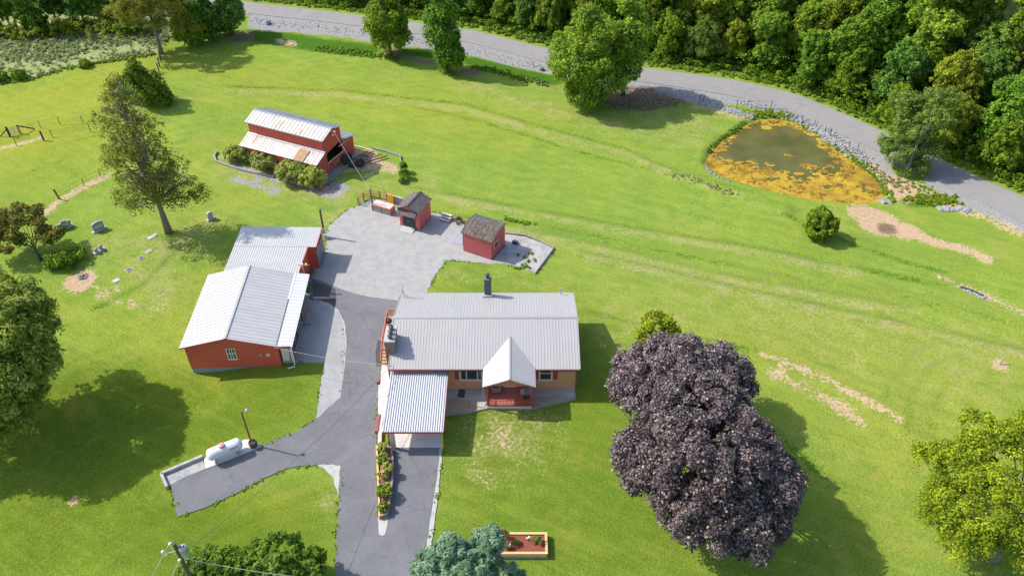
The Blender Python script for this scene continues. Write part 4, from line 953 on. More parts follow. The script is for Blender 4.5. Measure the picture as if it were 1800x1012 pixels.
for k in range(18): y_ = -Dn + .2 + k * .165; m.box(xl + .052, y_, .05, xl + .07, y_ + .045, 2.35)
m.build("lattice", M['metal_grey'], sh)
m = MB()
for y_ in (-Dn + .04, -1.7, -.36): m = MB(); m.box(xl - .06, y_, 0, xl + .08, y_ + .1, 2.6); m.build("post", M['trim_red'], sh)
# mast with meter by the notch
t_ = thing("service_mast", "short white service mast with insulators at the shelter roof corner", "mast", (-22.15, 66.3, 0), 0)
m = MB(); m.tube([(0, 0, 0), (0, 0, 3.45)], .07); m.build("pole", M['wood_pale'], t_)
m = MB(); m.beam((-.45, 0, 3.3), (.75, 0, 3.3), .06); m.build("crossarm", M['gold'], t_)
for x_ in (-.35, .05, .45): m = MB(); m.lathe([(.05, 0), (.11, .05), (.11, .18), (.04, .24)], (x_, -.02, 3.34), 10); m.build("insulator", M['white'], t_)
# things in the notch
t_ = thing("workbench", "dark workbench with tools in the nook beside the shelter", "workbench", (-22.0, 68.3, 0), 1.5)
m = MB(); m.box(-.6, -.25, .7, .6, .25, .76); m.build("top", M['wood_dark'], t_)
for x_, y_ in ((-.55, -.2), (.5, -.2), (-.55, .2), (.5, .2)): m = MB(); m.box(x_, y_ - .03, 0, x_ + .06, y_ + .03, .7); m.build("leg", M['wood_dark'], t_)

# ================================================================== BARN
BA = -.43
barn = thing("red_barn", "red wooden barn with weathered tin roofs and a gable end half door", "barn", (-24.84, 87.75, 0), BA)
L, wl, wmn, wb = 11.71, 1.96, 3.87, 2.51; zl_, zt, ze, zr2, zb1, zb2, ov = 2.55, 3.34, 5.05, 5.75, 3.15, 2.56, .28
def barn_prof(poly, u0, u1, name, mat):
    m = MB(); m.extr([(u0, v, z) for v, z in poly], (0, 0, 0), (u1 - u0, 0, 0)); return m.build(name, M[mat], barn)
# long walls
m = MB(); m.box(-L, 0, 0, 0, .1, zl_ - .05); m.box(-L, wl, zt - .2, 0, wl + .1, ze - .05); m.box(-L, wl + wmn - .1, 2.9, 0, wl + wmn, ze - .05); m.box(-L, wl + wmn + wb - .1, 0, 0, wl + wmn + wb, zb2 - .05)
m.build("side_wall", M['barn_red'], barn)
dv0, dv1 = 2.15, 5.1
def end_wall(u0, u1, door):
    m = MB(); vm = wl + wmn / 2
    def ex(poly): m.extr([(u0, v, z) for v, z in poly], (0, 0, 0), (u1 - u0, 0, 0))
    if door:
        ex([(0.1, 0), (dv0, 0), (dv0, zt + .05), (wl, zt - .05), (.1, zl_ - .08)])
        ex([(dv1 + .9, 0), (wl + wmn, 0), (wl + wmn, 2.9), (dv1 + .9, 2.9)])
        ex([(dv0, 2.0), (dv0 + .35, 2.75), (dv1 - .2, 3.0), (dv1 + .9, 2.9), (wl + wmn, 2.9), (wl + wmn, ze - .05), (vm, zr2 - .08), (wl + .002, ze - .05), (wl + .002, zt), (dv0, zt + .05)])
        ex([(dv0 + .001, 0), (dv0 + .22, 0), (dv0 + .22, 2.3), (dv0 + .001, 2.3)])
    else:
        ex([(.1, 0), (wl + wmn, 0), (wl + wmn, ze - .05), (vm, zr2 - .08), (wl, ze - .05), (wl, zt - .05), (.1, zl_ - .08)])
    ex([(wl + wmn + .002, 0), (wl + wmn + wb - .1, 0), (wl + wmn + wb - .1, zb2 - .06), (wl + wmn + .002, zb1 - .03)])
    return m.build("gable_wall", M['barn_red'], barn)
end_wall(-.12, 0, True); end_wall(-L + .005, -L + .12, False)
m = MB(); m.extr([(-4.2, .4, .02), (-4.2, wl + wmn - .2, .02), (-4.2, wl + wmn - .2, 3.2), (-4.2, wl + .1, 3.2), (-4.2, .4, 2.5)], (0, 0, 0), (.1, 0, 0)); m.box(-4.1, .3, .0, -.2, .4, 2.2); m.box(-4.2, wl + .15, 3.25, -.2, wl + wmn - .1, 3.3); m.build("interior", M['dark'], barn)
m = MB()
for k in range(13):
    v = dv0 + .24 + k * .285
    m.box(-.02, v, .05, .05, v + .265, 1.35 + .02 * (k % 2))
dr = m.build("half_door", patchy("peeling_red", (.42, .03, .04), (.38, .25, .20), (.5, .38, .32), .85, 2.6, thr=.56, fine=9, streak=(1, 1, .3)), barn)
m = MB(); m.box(.052, dv0 + .2, 1.38, .11, dv1 + .95, 1.5); m.build("top_rail", M['wood_pale'], dr)
m = MB(); m.box(.004, dv1 + .95, .1, .07, wl + wmn + wb - .3, 2.3); d2 = m.build("sliding_door", M['barn_red'], barn)
m = MB(); m.box(.02, dv1 - .1, 2.42, .1, wl + wmn + wb - .15, 2.52); m.build("door_track", M['wood_pale'], d2)
m = MB(); m.box(.075, dv1 + 1.0, 1.3, .1, wl + wmn + wb - .35, 1.38); m.build("brace", M['trim_red'], d2)
# roofs
m = MB(); ribbed(m, (-L - ov, wl - ov, ze - .05), (ov, wl - ov, ze - .05), (-L - ov, wl + wmn / 2, zr2), 22, .035, .05, .05, 1); rb = m.build("roof", [M['barn_roof'], M['seam_rust']], barn)
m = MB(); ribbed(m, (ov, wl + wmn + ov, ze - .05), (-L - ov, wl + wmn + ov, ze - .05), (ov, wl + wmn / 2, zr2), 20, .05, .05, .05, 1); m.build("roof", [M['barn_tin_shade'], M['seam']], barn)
m = MB(); m.beam((-L - ov - .02, wl + wmn / 2, zr2 + .03), (ov + .02, wl + wmn / 2, zr2 + .03), .2, .06); m.build("ridge_cap", M['metal_grey'], rb)
m = MB(); m.box(-L - ov, wl - ov - .03, ze - .16, ov, wl - ov - .003, ze - .02); m.build("eave_trim", M['metal_grey'], rb)
m = MB(); ribbed(m, (-L - ov, -ov, zl_), (ov, -ov, zl_), (-L - ov, wl - .002, zt), 26, .03, .045, .05, 1); rl = m.build("leanto_roof", [M['barn_roof'], M['seam_rust']], barn)
s2 = (zt - zl_) / (wl + ov)
m = MB(); m.add([(-3.4, -ov + .02, zl_ + .055), (-1.85, -ov + .02, zl_ + .055), (-1.85, wl - .45, zt - .155 + .055), (-3.4, wl - .45, zt - .155 + .055)], [(0, 1, 2, 3)])
m.add([(-1.84, -ov + .02, zl_ + .057), (-1.72, -ov + .02, zl_ + .057), (-1.72, wl - .45, zt - .155 + .057), (-1.84, wl - .45, zt - .155 + .057)], [(0, 1, 2, 3)]); m.mi = [0, 1]
m.build("roof_patch", [M['rusty'], M['roof_gap']], rl)
m = MB(); m.add([(-L - ov, wl - .25, zt + .0), (ov, wl - .25, zt + .0), (ov, wl - .003, zt + .09), (-L - ov, wl - .003, zt + .09)], [(0, 1, 2, 3)]); m.build("flashing", M['metal_grey'], rl)
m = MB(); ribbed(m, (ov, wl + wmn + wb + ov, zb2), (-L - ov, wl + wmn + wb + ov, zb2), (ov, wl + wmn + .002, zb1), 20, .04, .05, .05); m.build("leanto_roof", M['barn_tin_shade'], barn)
m = MB(); m.box(ov - .02, wl + wmn / 2 - .08, zr2 - .45, ov + .5, wl + wmn / 2 + .08, zr2 - .3); m.build("hay_beam", M['wood_pale'], barn)
m = MB(); m.lathe([(.02, 0), (.16, .05), (.16, .12), (.05, .22)], (.25, wl + wmn / 2 + .05, 4.7), 12); m.box(0, wl + wmn / 2 + .03, 4.85, .25, wl + wmn / 2 + .07, 4.9); m.build("barn_light", M['white'], barn)
def bloc(u, v, z=0): return (-24.84 + u * math.cos(BA) - v * math.sin(BA), 87.75 + u * math.sin(BA) + v * math.cos(BA), z)
def wheel(loc, axis, R, r, label, grp="tyres lying by the barn", rim=True):
    t_ = thing("tyre", label, "tyre", loc, 0, grp)
    m = MB(); m.torus((0, 0, 0), axis, R - r, r, 22, 8); m.build("tread", M['black'], t_, smooth=True)
    if rim:
        m = MB(); a = Vector(axis).normalized(); m.tube([-a * r * .5, a * r * .5], (R - r) * .62, 14); m.build("rim", M['charcoal'], t_)
wheel(bloc(.62, 6.1, .52), (.9, -.3, .3), .58, .17, "upright black tyre leaning against the barn gable wall, farthest back", rim=False)
wheel(bloc(.72, 5.1, .48), (.8, -.5, .35), .54, .16, "black tyre at the barn gable, closest to the half door", rim=False)
wheel(bloc(1.9, 4.9, .26), (.15, .1, 1), .56, .2, "black tyre lying flat between two upright ones", rim=True)
wheel(bloc(2.9, 5.3, .56), (.2, -1, .25), .60, .19, "large upright tyre on the trailer side, farthest from the barn")
wheel(bloc(.5, .15, .52), (.9, -.3, .2), .55, .18, "black tyre standing at the near corner of the barn by the shrubs", rim=False)
# implement frame
t_ = thing("farm_implement", "rusty farm implement frame with long drawbars beside the big tyre", "implement", bloc(2.2, 7.0), BA)
m = MB()
for a_, b_ in (((-.9, -1.2, .35), (-.2, 1.6, .35)), ((-.3, -1.2, .35), (.4, 1.8, .35)), ((.3, -1.3, .35), (1.9, 1.9, .3)), ((-1., -.9, .35), (.7, -1.0, .35)), ((-.7, .4, .35), (1.1, .5, .35))): m.beam(a_, b_, .1, .1)
m.build("frame", M['wood_dark'], t_)
m = MB(); m.beam((.8, -1.2, .3), (2.7, 1.7, .3), .2, .14); m.build("drawbar", M['rust_pole'], t_)
m = MB()
for k in range(5):
    m = MB(); m.tube([(-.9 + k * .4, -.9, .3), (-.8 + k * .4, -1.2, .0)], .03, 5)
    m.build("tine", M['rust_pole'], t_)

# ================================================================== SMALL SHEDS
A_ = -.41
s1 = thing("tool_shed", "small red shed with dark double doors, ramp and shingled gable roof", "shed", (-10.93, 77.0, 0), A_)
W, D = 2.62, 2.95; ze1, zr1, o1 = 2.66, 3.36, .16
m = MB()
m.extr([(-W, .02, .1), (0, .02, .1), (0, .02, ze1 - .04), (-W / 2, .02, zr1 - .12), (-W, .02, ze1 - .04)], (0, 0, 0), (0, D - .04, 0))
m.build("wall", M['shed_red'], s1)
def shingle_roof(parent, W, D, ze_, zr_, o, mats, along='y'):
    out = []
    for sgn, mt in ((-1, mats[0]), (1, mats[1])):
        m = MB()
        # stepped courses
        n = 9; xe = (0 + o) if sgn > 0 else (-W - o); xr = -W / 2
        for k in range(n):
            f0, f1 = k / n, (k + 1) / n + .02
            xa, xb = xe + (xr - xe) * f0, xe + (xr - xe) * min(f1, 1); za, zb_ = ze_ + (zr_ - ze_) * f0, ze_ + (zr_ - ze_) * min(f1, 1)
            lift = .03
            m.extr([(xa, -o - .12, za - .04), (xa, -o - .12, za + lift), (xb, -o - .12, zb_ + .012), (xb, -o - .12, zb_ - .04)], (0, 0, 0), (0, D + 2 * o + .12, 0))
        out.append(m.build("roof", M[mt], parent))
    return out
ro = shingle_roof(s1, W, D, ze1 - .04, zr1, o1, ('shingle', 'shingle'))
m = MB()
for k in range(9): m.box(-W / 2 - .12, -.28 + k * .37, zr1 + .0, -W / 2 + .12, -.28 + k * .37 + .33, zr1 + .045)
m.build("ridge_cap", M['shingle'], ro[0])
m = MB(); m.extr([(-W - .05, -.02, 2.12), (-W - .05, -.52, 1.98), (-W - .05, -.50, 2.05), (-W - .05, -.0, 2.62), (-W - .05, .0, 2.5)], (0, 0, 0), (W * .94, 0, 0)); m.build("door_hood", M['shingle_worn'], s1)
for k in range(2):
    m = MB(); x_ = -W + .42 + k * .84; m.box(x_, -.05, .12, x_ + .825, .015, 2.05)
    for j in range(5): m.box(x_ + .03 + j * .162, -.062, .14, x_ + .05 + j * .162, -.052, 2.02)
    dd_ = m.build("door", M['charcoal'], s1); m = MB(); m.box(x_ + (.70 if k == 0 else .06), -.085, 1.0, x_ + (.77 if k == 0 else .13), -.064, 1.14); m.build("handle", M['metal_grey'], dd_)
m = MB(); m.box(.003, -.03, .1, .09, .1, 2.5); m.build("corner_trim", M['shed_red'], s1)
m = MB(); m.box(-W, .1, .0, 0, D, .098); m.build("skid", M['black'], s1)
m = MB(); m.extr([(-W + .35, -.07, .14), (-W + .35, -1.0, .04), (-W + .35, -1.0, .06), (-W + .35, -.07, .2)], (0, 0, 0), (1.75, 0, 0)); m.build("ramp", M['concrete'], s1)
m = MB(); m.tube([(-W / 2 + .1, D + .1, 2.5), (-W / 2 + .1, D + .1, 4.0)], .025, 6); m.box(-W / 2, D + .08, 3.8, -W / 2 + .2, D + .12, 3.9); m.build("roof_finial", M['wood_grey'], s1)

A_ = -.49
s2_ = thing("storage_shed", "windowed red shed with worn shingle roof beside the rear gravel pad", "shed", (-2.32, 71.36, 0), A_)
W, D = 3.70, 3.2
m = MB()
m.extr([(-W, 0, .1), (-W, D, .1), (-W, D, 3.0), (-W, D * .53, 3.30), (-W, 0, 2.60)], (0, 0, 0), (W, 0, 0)); m.build("wall", M['shed_red'], s2_)
m = MB()
for k in range(16): x_ = -W + .1 + k * .235; m.box(x_, -.022, .12, x_ + .035, -.003, 2.56)
for k in range(13): y_ = .12 + k * .24; m.box(.003, y_, .12, .020, y_ + .03, 2.6)
m.build("battens", M['shed_red'], s2_)
def shed_slope(y0, z0, y1, z1, mt, n, wd):
    m = MB(); f = Vector((0, y1 - y0, z1 - z0))
    for k in range(n):
        a, b = k / n, (k + 1) / n + .015
        m.extr([(-W - .18, y0 + f.y * a, z0 + f.z * a - .03), (-W - .18, y0 + f.y * a, z0 + f.z * a + .035), (-W - .18, y0 + f.y * min(b, 1), z0 + f.z * min(b, 1) + .012), (-W - .18, y0 + f.y * min(b, 1), z0 + f.z * min(b, 1) - .03)], (0, 0, 0), (W + .36, 0, 0))
    for k in range(8):
        x_ = -W - .1 + k * (W + .2) / 7.2; m.beam((x_, y0, z0 + .045), (x_, y1, z1 + .045), .035, .02)
    return m.build("roof", M[mt], s2_)
shed_slope(-.14, 2.60, D * .53, 3.38, 'shingle_worn', 12, 1); shed_slope(D + .14, 3.03, D * .53 + .002, 3.38, 'shingle', 8, 1)
m = MB(); m.box(.003, .62, 1.15, .06, 1.5, 1.95)
w_ = m.build("window", M['cream'], s2_); m = MB(); m.box(.062, .70, 1.23, .075, 1.42, 1.87); m.build("pane", M['glass'], w_)
m = MB(); m.box(-.02, .05, .0, .06, D - .05, .099); m.box(-W, .05, 0, -.03, D, .099); m.build("skid", M['black'], s2_)
# concrete ramp slab left of this shed
P = [at(u, v, .09)[:2] for u, v in [(800, 413), (813, 412), (813, 430), (793, 426)]]
m = MB(); m.prism(P, 0, .09); tag(m.build("ramp_slab", M['metal_grey']), "pale sheet metal ramp at the left side of the windowed red shed", "ramp")

# low curb walls round the rear gravel pad
def curb(name, pts, w_, h_, mat, label, cat="curb", z=0.):
    m = MB(); P = [at(u, v, z) for u, v in pts]
    for a, b in zip(P, P[1:]): m.beam((a[0], a[1], h_ / 2), (b[0], b[1], h_ / 2), w_, h_)
    return tag(m.build(name, M[mat]), label, cat)
curb("timber_curb", [(889, 411), (925, 415), (950, 425), (973, 437)], .14, .22, 'wood_grey', "weathered timber curb along the back of the rear gravel pad")
p0 = at(973, 438, 0); p1 = at(941, 481, 0)
t_ = thing("retaining_wall", "sheet metal and plank retaining wall at the right end of the rear gravel pad", "retaining wall")
m = MB(); m.beam((p0[0], p0[1], .1), (p1[0], p1[1], .06), .10, .3); m.build("cap_board", M['wood_grey'], t_)
m = MB()
for k in range(7):
    f = k / 6.; q = (p0[0] + (p1[0] - p0[0]) * f, p0[1] + (p1[1] - p0[1]) * f); m.box(q[0] + .06, q[1] - .05, -.6 * (1 - f) - .1, q[0] + .14, q[1] + .05, .24)
m.build("stake", M['wood_dark'], t_)
curb("timber_curb", [(382, 268), (377, 276), (380, 285), (396, 291), (420, 299), (450, 306), (482, 313)], .22, .30, 'wood_grey', "weathered curb edging the shrub bed in front of the barn")
curb("timber_curb", [(622, 258), (640, 262), (656, 267)], .16, .22, 'wood_pale', "pale timber curb starting at the rear corner of the barn")
curb("timber_curb", [(655, 262), (680, 268), (704, 276)], .18, .26, 'wood_grey', "grey timber curb along the back of the barn yard")
curb("timber_curb", [(703, 275), (705, 290), (706, 300)], .14, .34, 'wood_grey', "short end curb of the barn yard beside the leafy bush")
curb("plank", [(563, 318), (580, 325)], .16, .14, 'rail_brown', "brown plank lying on the gravel right of the shrubs")
curb("plank", [(581, 325), (600, 319)], .14, .12, 'wood_grey', "grey plank lying on the gravel near the barn's front corner")
curb("bed_edging", [(508, 318), (540, 328), (566, 337)], .12, .18, 'rail_brown', "reddish timber edging below the right hand barn shrubs")
curb("concrete_curb", q3([(210, 515), (178, 438), (412, 338)]), .24, .36, 'concrete', "low pale concrete curb wall bent round the strip beside the gas tank")

# ================================================================== FOLIAGE
def leaf_cloud(name, centers, radii, per, size, mat, parent=None, outc=None, elong=1.6, up=.45, shell=.55, drop=0., seed=1, flat=1., smooth_out=.7):
    """one mesh of leaf-sized faces gathered in clumps"""
    R = np.random.RandomState(seed)
    C_ = np.asarray(centers, float); r = np.asarray(radii, float); n = len(C_); N = n * per
    ci = np.repeat(np.arange(n), per)
    d = R.normal(size=(N, 3)); d /= np.linalg.norm(d, axis=1)[:, None]
    oc = C_ - (np.asarray(outc) if outc is not None else C_.mean(0)); oc /= (np.linalg.norm(oc, axis=1)[:, None] + 1e-6)
    d = d + oc[ci] * .45 + np.array([0, 0, .35]); d /= np.linalg.norm(d, axis=1)[:, None]
    rad = (shell + (1 - shell) * R.rand(N) ** .5) * r[ci] * (0.75 + .5 * R.rand(N))
    p = C_[ci] + d * rad[:, None] * np.array([1, 1, flat]); p[:, 2] -= drop * R.rand(N) ** 2 * r[ci]
    nn = d * smooth_out + np.array([0, 0, up]) + R.normal(size=(N, 3)) * .42; nn /= np.linalg.norm(nn, axis=1)[:, None]
    t1 = np.cross(nn, R.normal(size=(N, 3))); t1 /= np.linalg.norm(t1, axis=1)[:, None] + 1e-9; t2 = np.cross(nn, t1)
    s_ = size * (.6 + .8 * R.rand(N))[:, None]
    a = t1 * s_ * .5 * elong; b = t2 * s_ * .5
    V = np.stack([p - a, p + b - a * .1, p + a, p - b - a * .1], 1).reshape(-1, 3)
    me_ = bpy.data.meshes.new(name); me_.vertices.add(N * 4); me_.vertices.foreach_set("co", V.ravel())
    me_.loops.add(N * 4); me_.loops.foreach_set("vertex_index", np.arange(N * 4, dtype=np.int32))
    me_.polygons.add(N); me_.polygons.foreach_set("loop_start", np.arange(0, N * 4, 4, dtype=np.int32)); me_.update(calc_edges=True)
    ct = R.rand(n); tint = np.clip(.5 * ct[ci] + .62 * R.rand(N) - .06, 0, 1)
    x = me_.attributes.new("tint", 'FLOAT', 'FACE'); x.data.foreach_set("value", tint.astype(np.float32))
    x = me_.attributes.new("acc", 'FLOAT', 'FACE'); x.data.foreach_set("value", R.rand(N).astype(np.float32))
    me_.materials.append(M[mat]); o = bpy.data.objects.new(name, me_); col.objects.link(o)
    if parent: o.parent = parent
    return o
def clumps(lobes, n, seed=0, cr=(.7, 1.2), inner=.62, bottom=-.55):
    """spread clump centres through a union of ellipsoids (cx,cy,cz,rx,ry,rz), mostly near the outside"""
    g = random.Random(seed); out = []; rad = []; ws = [l[3] * l[4] + l[3] * l[5] for l in lobes]
    tries = 0
    while len(out) < n and tries < n * 30:
        tries += 1
        l = g.choices(lobes, ws)[0]
        v = Vector((g.gauss(0, 1), g.gauss(0, 1), g.gauss(0, 1))).normalized()
        if v.z < bottom: continue
        f = inner + (1 - inner) * g.random() ** .6
        if g.random() < .12: f *= .7
        p = Vector((l[0] + v.x * l[3] * f, l[1] + v.y * l[4] * f, l[2] + v.z * l[5] * f))
        if any(k is not l and ((p.x - k[0]) / k[3]) ** 2 + ((p.y - k[1]) / k[4]) ** 2 + ((p.z - k[2]) / k[5]) ** 2 < .35 for k in lobes): continue
        if p.z < .25: continue
        out.append(tuple(p)); rad.append(g.uniform(*cr))
    return out, rad
def trunk(parent, targets, base=(0, 0, 0), fork=2.0, top=None, r=.3, mat='bark', lean=(0, 0), seed=0, nb=7, name="trunk", leader=True):
    g = random.Random(seed); m = MB(); bx, by, bz = base
    top = top or max(t[2] for t in targets) * .8
    pts = []; rs = []; K = 6
    for k in range(K + 1):
        f = k / K; pts.append((bx + lean[0] * f + g.uniform(-.08, .08) * f * 2, by + lean[1] * f + g.uniform(-.08, .08) * f * 2, bz - .1 + (top + .1) * f)); rs.append(r * (1 - .82 * f) * (1.35 if k == 0 else 1))
    m.tube(pts, rs, 9)
    if targets:
        for k in range(nb):
            t_ = Vector(targets[g.randrange(len(targets))]); f = max(fork / top, min(.85, g.uniform(fork / top, .8)))
            i = f * K; a = Vector(pts[int(i)]).lerp(Vector(pts[min(int(i) + 1, K)]), i - int(i)); rr_ = r * (1 - .8 * f) * .55
            if t_.z < a.z + .2: a = Vector(pts[1]).lerp(Vector(pts[2]), .5); 
            mid = a.lerp(t_, .5) + Vector((g.uniform(-.2, .2), g.uniform(-.2, .2), g.uniform(.0, .35)))
            m.tube([a, mid, t_], [rr_, rr_ * .6, rr_ * .2], 6)
    return m.build(name, M[mat], parent, smooth=True)
def rel(lobes, base): return [(l[0] - base[0], l[1] - base[1], l[2] - base[2], l[3], l[4], l[5]) for l in lobes]
def lob(u, v, z, r, rz=None, ry=None): p = at(u, v, z); return (p[0], p[1], p[2], r, ry or r, rz or r)

def tree(name, label, cat, basepx, lobes, n, per, size, mat, cr=(.7, 1.1), bark='bark', r=.3, fork=2., seed=1, nb=8, shell=.55, drop=0., elong=1.6, up=.45, inner=.62, bottom=-.55, flat=1., group=None, lean=(0, 0), top=None, part="crown", base=None):
    b = base or G(*basepx); t_ = thing(name, label, cat, b, 0, group)
    k_ = .55 * (cr[0] + cr[1]) / 2; L_ = [(l[0], l[1], l[2], max(l[3] - k_, .35 * l[3]), max(l[4] - k_, .35 * l[4]), max(l[5] - k_, .35 * l[5])) for l in rel(lobes, b)]; C_, R_ = clumps(L_, n, seed, cr, inner, bottom)
    cz = sum(l[2] for l in L_) / len(L_)
    leaf_cloud(part, C_, R_, per, size, mat, t_, (np.mean([l[0] for l in L_]), np.mean([l[1] for l in L_]), cz * .8), elong, up, shell, drop, seed, flat)
    if r: trunk(t_, C_, fork=fork, r=r, mat=bark, seed=seed, nb=nb, lean=lean, top=top)
    return t_

# purple maples
tree("purple_maple", "large dark purple maple in front, the nearer and bigger of two", "tree", (1262, 868),
     [lob(1234, 724, 7.4, 4.1, 3.0), lob(1167, 808, 5.6, 3.9, 3.1), lob(1256, 812, 7.4, 5.1, 3.9), lob(1322, 845, 5.8, 3.8, 3.4), lob(1250, 878, 5.6, 4.4, 3.6), lob(1316, 915, 4.6, 3.1, 3.0), lob(1200, 770, 6.6, 3.0, 2.8), lob(1300, 778, 7.0, 2.9, 2.6)],
     560, 290, .135, 'leaf_purple', (.45, .95), 'bark', .42, 2.2, 31, 16, top=7)
tree("purple_maple", "dark purple maple behind the bigger one, partly hidden by it", "tree", (1205, 738),
     [lob(1190, 672, 5.6, 5.1, 3.3), lob(1130, 668, 4.6, 3.2, 2.7), lob(1242, 664, 5.0, 3.8, 2.8), lob(1190, 645, 6.0, 3.4, 2.2), lob(1286, 668, 4.2, 2.3, 1.9), lob(1152, 688, 4.2, 2.4, 2.0)],
     330, 290, .135, 'leaf_purple', (.45, .95), 'bark', .4, 2.2, 32, 8, top=6)
pm_ = [o for o in bpy.data.objects if o.name == "purple_maple"][0]; m = MB(); g = random.Random(6)
b_ = Vector(at(1215, 778, 10.2)) - pm_.location
for k in range(16):
    a = g.uniform(-.6, 1.2); q = (b_.x + math.cos(a) * g.uniform(.8, 2.0), b_.y + math.sin(a) * g.uniform(.5, 1.4), b_.z + g.uniform(.0, .5))
    m.tube([(b_.x - .6, b_.y - .4, b_.z - .8), ((b_.x + q[0]) / 2, (b_.y + q[1]) / 2, b_.z), q], [.05, .035, .012], 4, False)
m.build("bare_twigs", M['twig'], pm_)
# yellow-green tree at lower right
tree("yellow_green_tree", "bright yellow green tree at the lower right edge, leaves open enough to show branches", "tree", (1745, 985),
     [lob(1745, 795, 7.2, 3.4, 2.8), lob(1800, 830, 7.0, 4.2, 3.6), lob(1665, 825, 5.0, 2.6, 2.2), lob(1705, 885, 5.2, 3.8, 3.0), lob(1770, 905, 5.5, 4.2, 3.4), lob(1840, 930, 5, 4.2, 3.6), lob(1700, 945, 3.6, 2.6, 2.2), lob(1810, 770, 7.4, 2.6, 2.0), lob(1720, 745, 7.0, 1.3, 1.2), lob(1625, 800, 4.6, 1.2, 1.0), lob(1665, 905, 4, 1.8, 1.6)],
     520, 130, .12, 'leaf_yellow', (.4, .9), 'bark', .3, 1.5, 33, 30, shell=.25, inner=.4, top=6.5)
# small light green tree behind the purple maples
tree("slender_tree", "small pale green tree peeking out behind the purple maples", "tree", (1157, 640),
     [lob(1155, 573, 3.2, 1.8, 1.7), lob(1138, 590, 2.6, 1.3, 1.3), lob(1172, 578, 3.0, 1.3, 1.4)], 70, 50, .17, 'leaf_yellow', (.35, .6), 'bark', .1, 1., 34, 5, shell=.3, inner=.4)
# big sparse tree
bt = G(297, 408)
def bl(dx, z, r, rz=None, dy=0): return (bt[0] + dx, bt[1] + dy, bt[2] + z, r, r, rz or r)
tree("tall_sparse_tree", "tall thin leaved tree with bare grey trunk standing among the gravestones", "tree", (297, 408),
     [bl(-.7, 6.2, 4.0, 2.2), bl(2.8, 5.6, 2.9, 1.5, .3), bl(4.7, 5.3, 1.7, 1.0, .4), bl(-3.0, 5.6, 2.8, 1.9), bl(-.3, 9.4, 4.2, 2.6), bl(1.6, 8.6, 3.2, 2.0), bl(-.3, 12.2, 4.0, 2.6), bl(-.8, 15.0, 3.3, 2.2), bl(-.5, 17.3, 2.3, 1.7), bl(-.4, 18.8, 1.4, 1.2), bl(-2.6, 10.2, 2.8, 2.4), bl(-3.0, 4.0, 1.0, 1.4)],
     620, 27, .13, 'leaf_cedar_olive', (.40, .95), 'bark', .36, 3.6, 35, 46, shell=.1, inner=.25, bottom=-.9, elong=2.2, drop=.5, top=17., lean=(-.4, 0))
m = MB(); g = random.Random(5); tt_ = [o for o in bpy.data.objects if o.name.startswith("tall_sparse_tree")][0]
for k in range(90):
    z = g.uniform(14.5, 19.2); a = g.uniform(0, 6.28); r = (20.4 - z) * .5; cx_ = -.5 + g.uniform(-.3, .3)
    m.tube([(cx_, 0, z - .6), (cx_ + math.cos(a) * r * .6, math.sin(a) * r * .6, z), (cx_ + math.cos(a + .2) * r, math.sin(a + .2) * r, z + g.uniform(-.1, .6))], [.035, .025, .01], 4, False)
for k in range(120):
    z = g.uniform(4.5, 13.); a = g.uniform(0, 6.28); r = (16.5 - z) * .42; cx_ = -.4 * z / 17
    m.tube([(cx_, 0, z - .8), (cx_ + math.cos(a) * r * .6, math.sin(a) * r * .6, z), (cx_ + math.cos(a + .2) * r, math.sin(a + .2) * r, z + g.uniform(-.1, .5))], [.05, .035, .012], 4, False)
m.build("bare_twigs", M['twig'], tt_)
# cedar behind it
tree("cedar_tree", "dark green cedar growing behind the tall sparse tree", "tree", (262, 180),
     [lob(236, 132, 5.0, 1.5, 2.4), lob(262, 154, 2.8, 2.5, 2.6), lob(240, 146, 3.0, 2.3, 2.8), lob(282, 170, 1.4, 1.8, 1.6), lob(238, 118, 6.2, .8, 1.5)], 260, 60, .18, 'leaf_cedar', (.4, .75), 'bark_dark', .2, .5, 36, 3, elong=2.4, bottom=-.8)
# round conifer bush in the meadow
tree("conifer_bush", "rounded yellow green conifer bush standing alone in the meadow", "bush", (1443, 420),
     [lob(1443, 396, 1.7, 1.9, 1.9), lob(1441, 385, 2.6, 1.45, 1.4)], 120, 90, .17, 'leaf_conifer_bush', (.28, .5), 'bark_dark', .16, .4, 37, 2, elong=2.4, bottom=-.9)
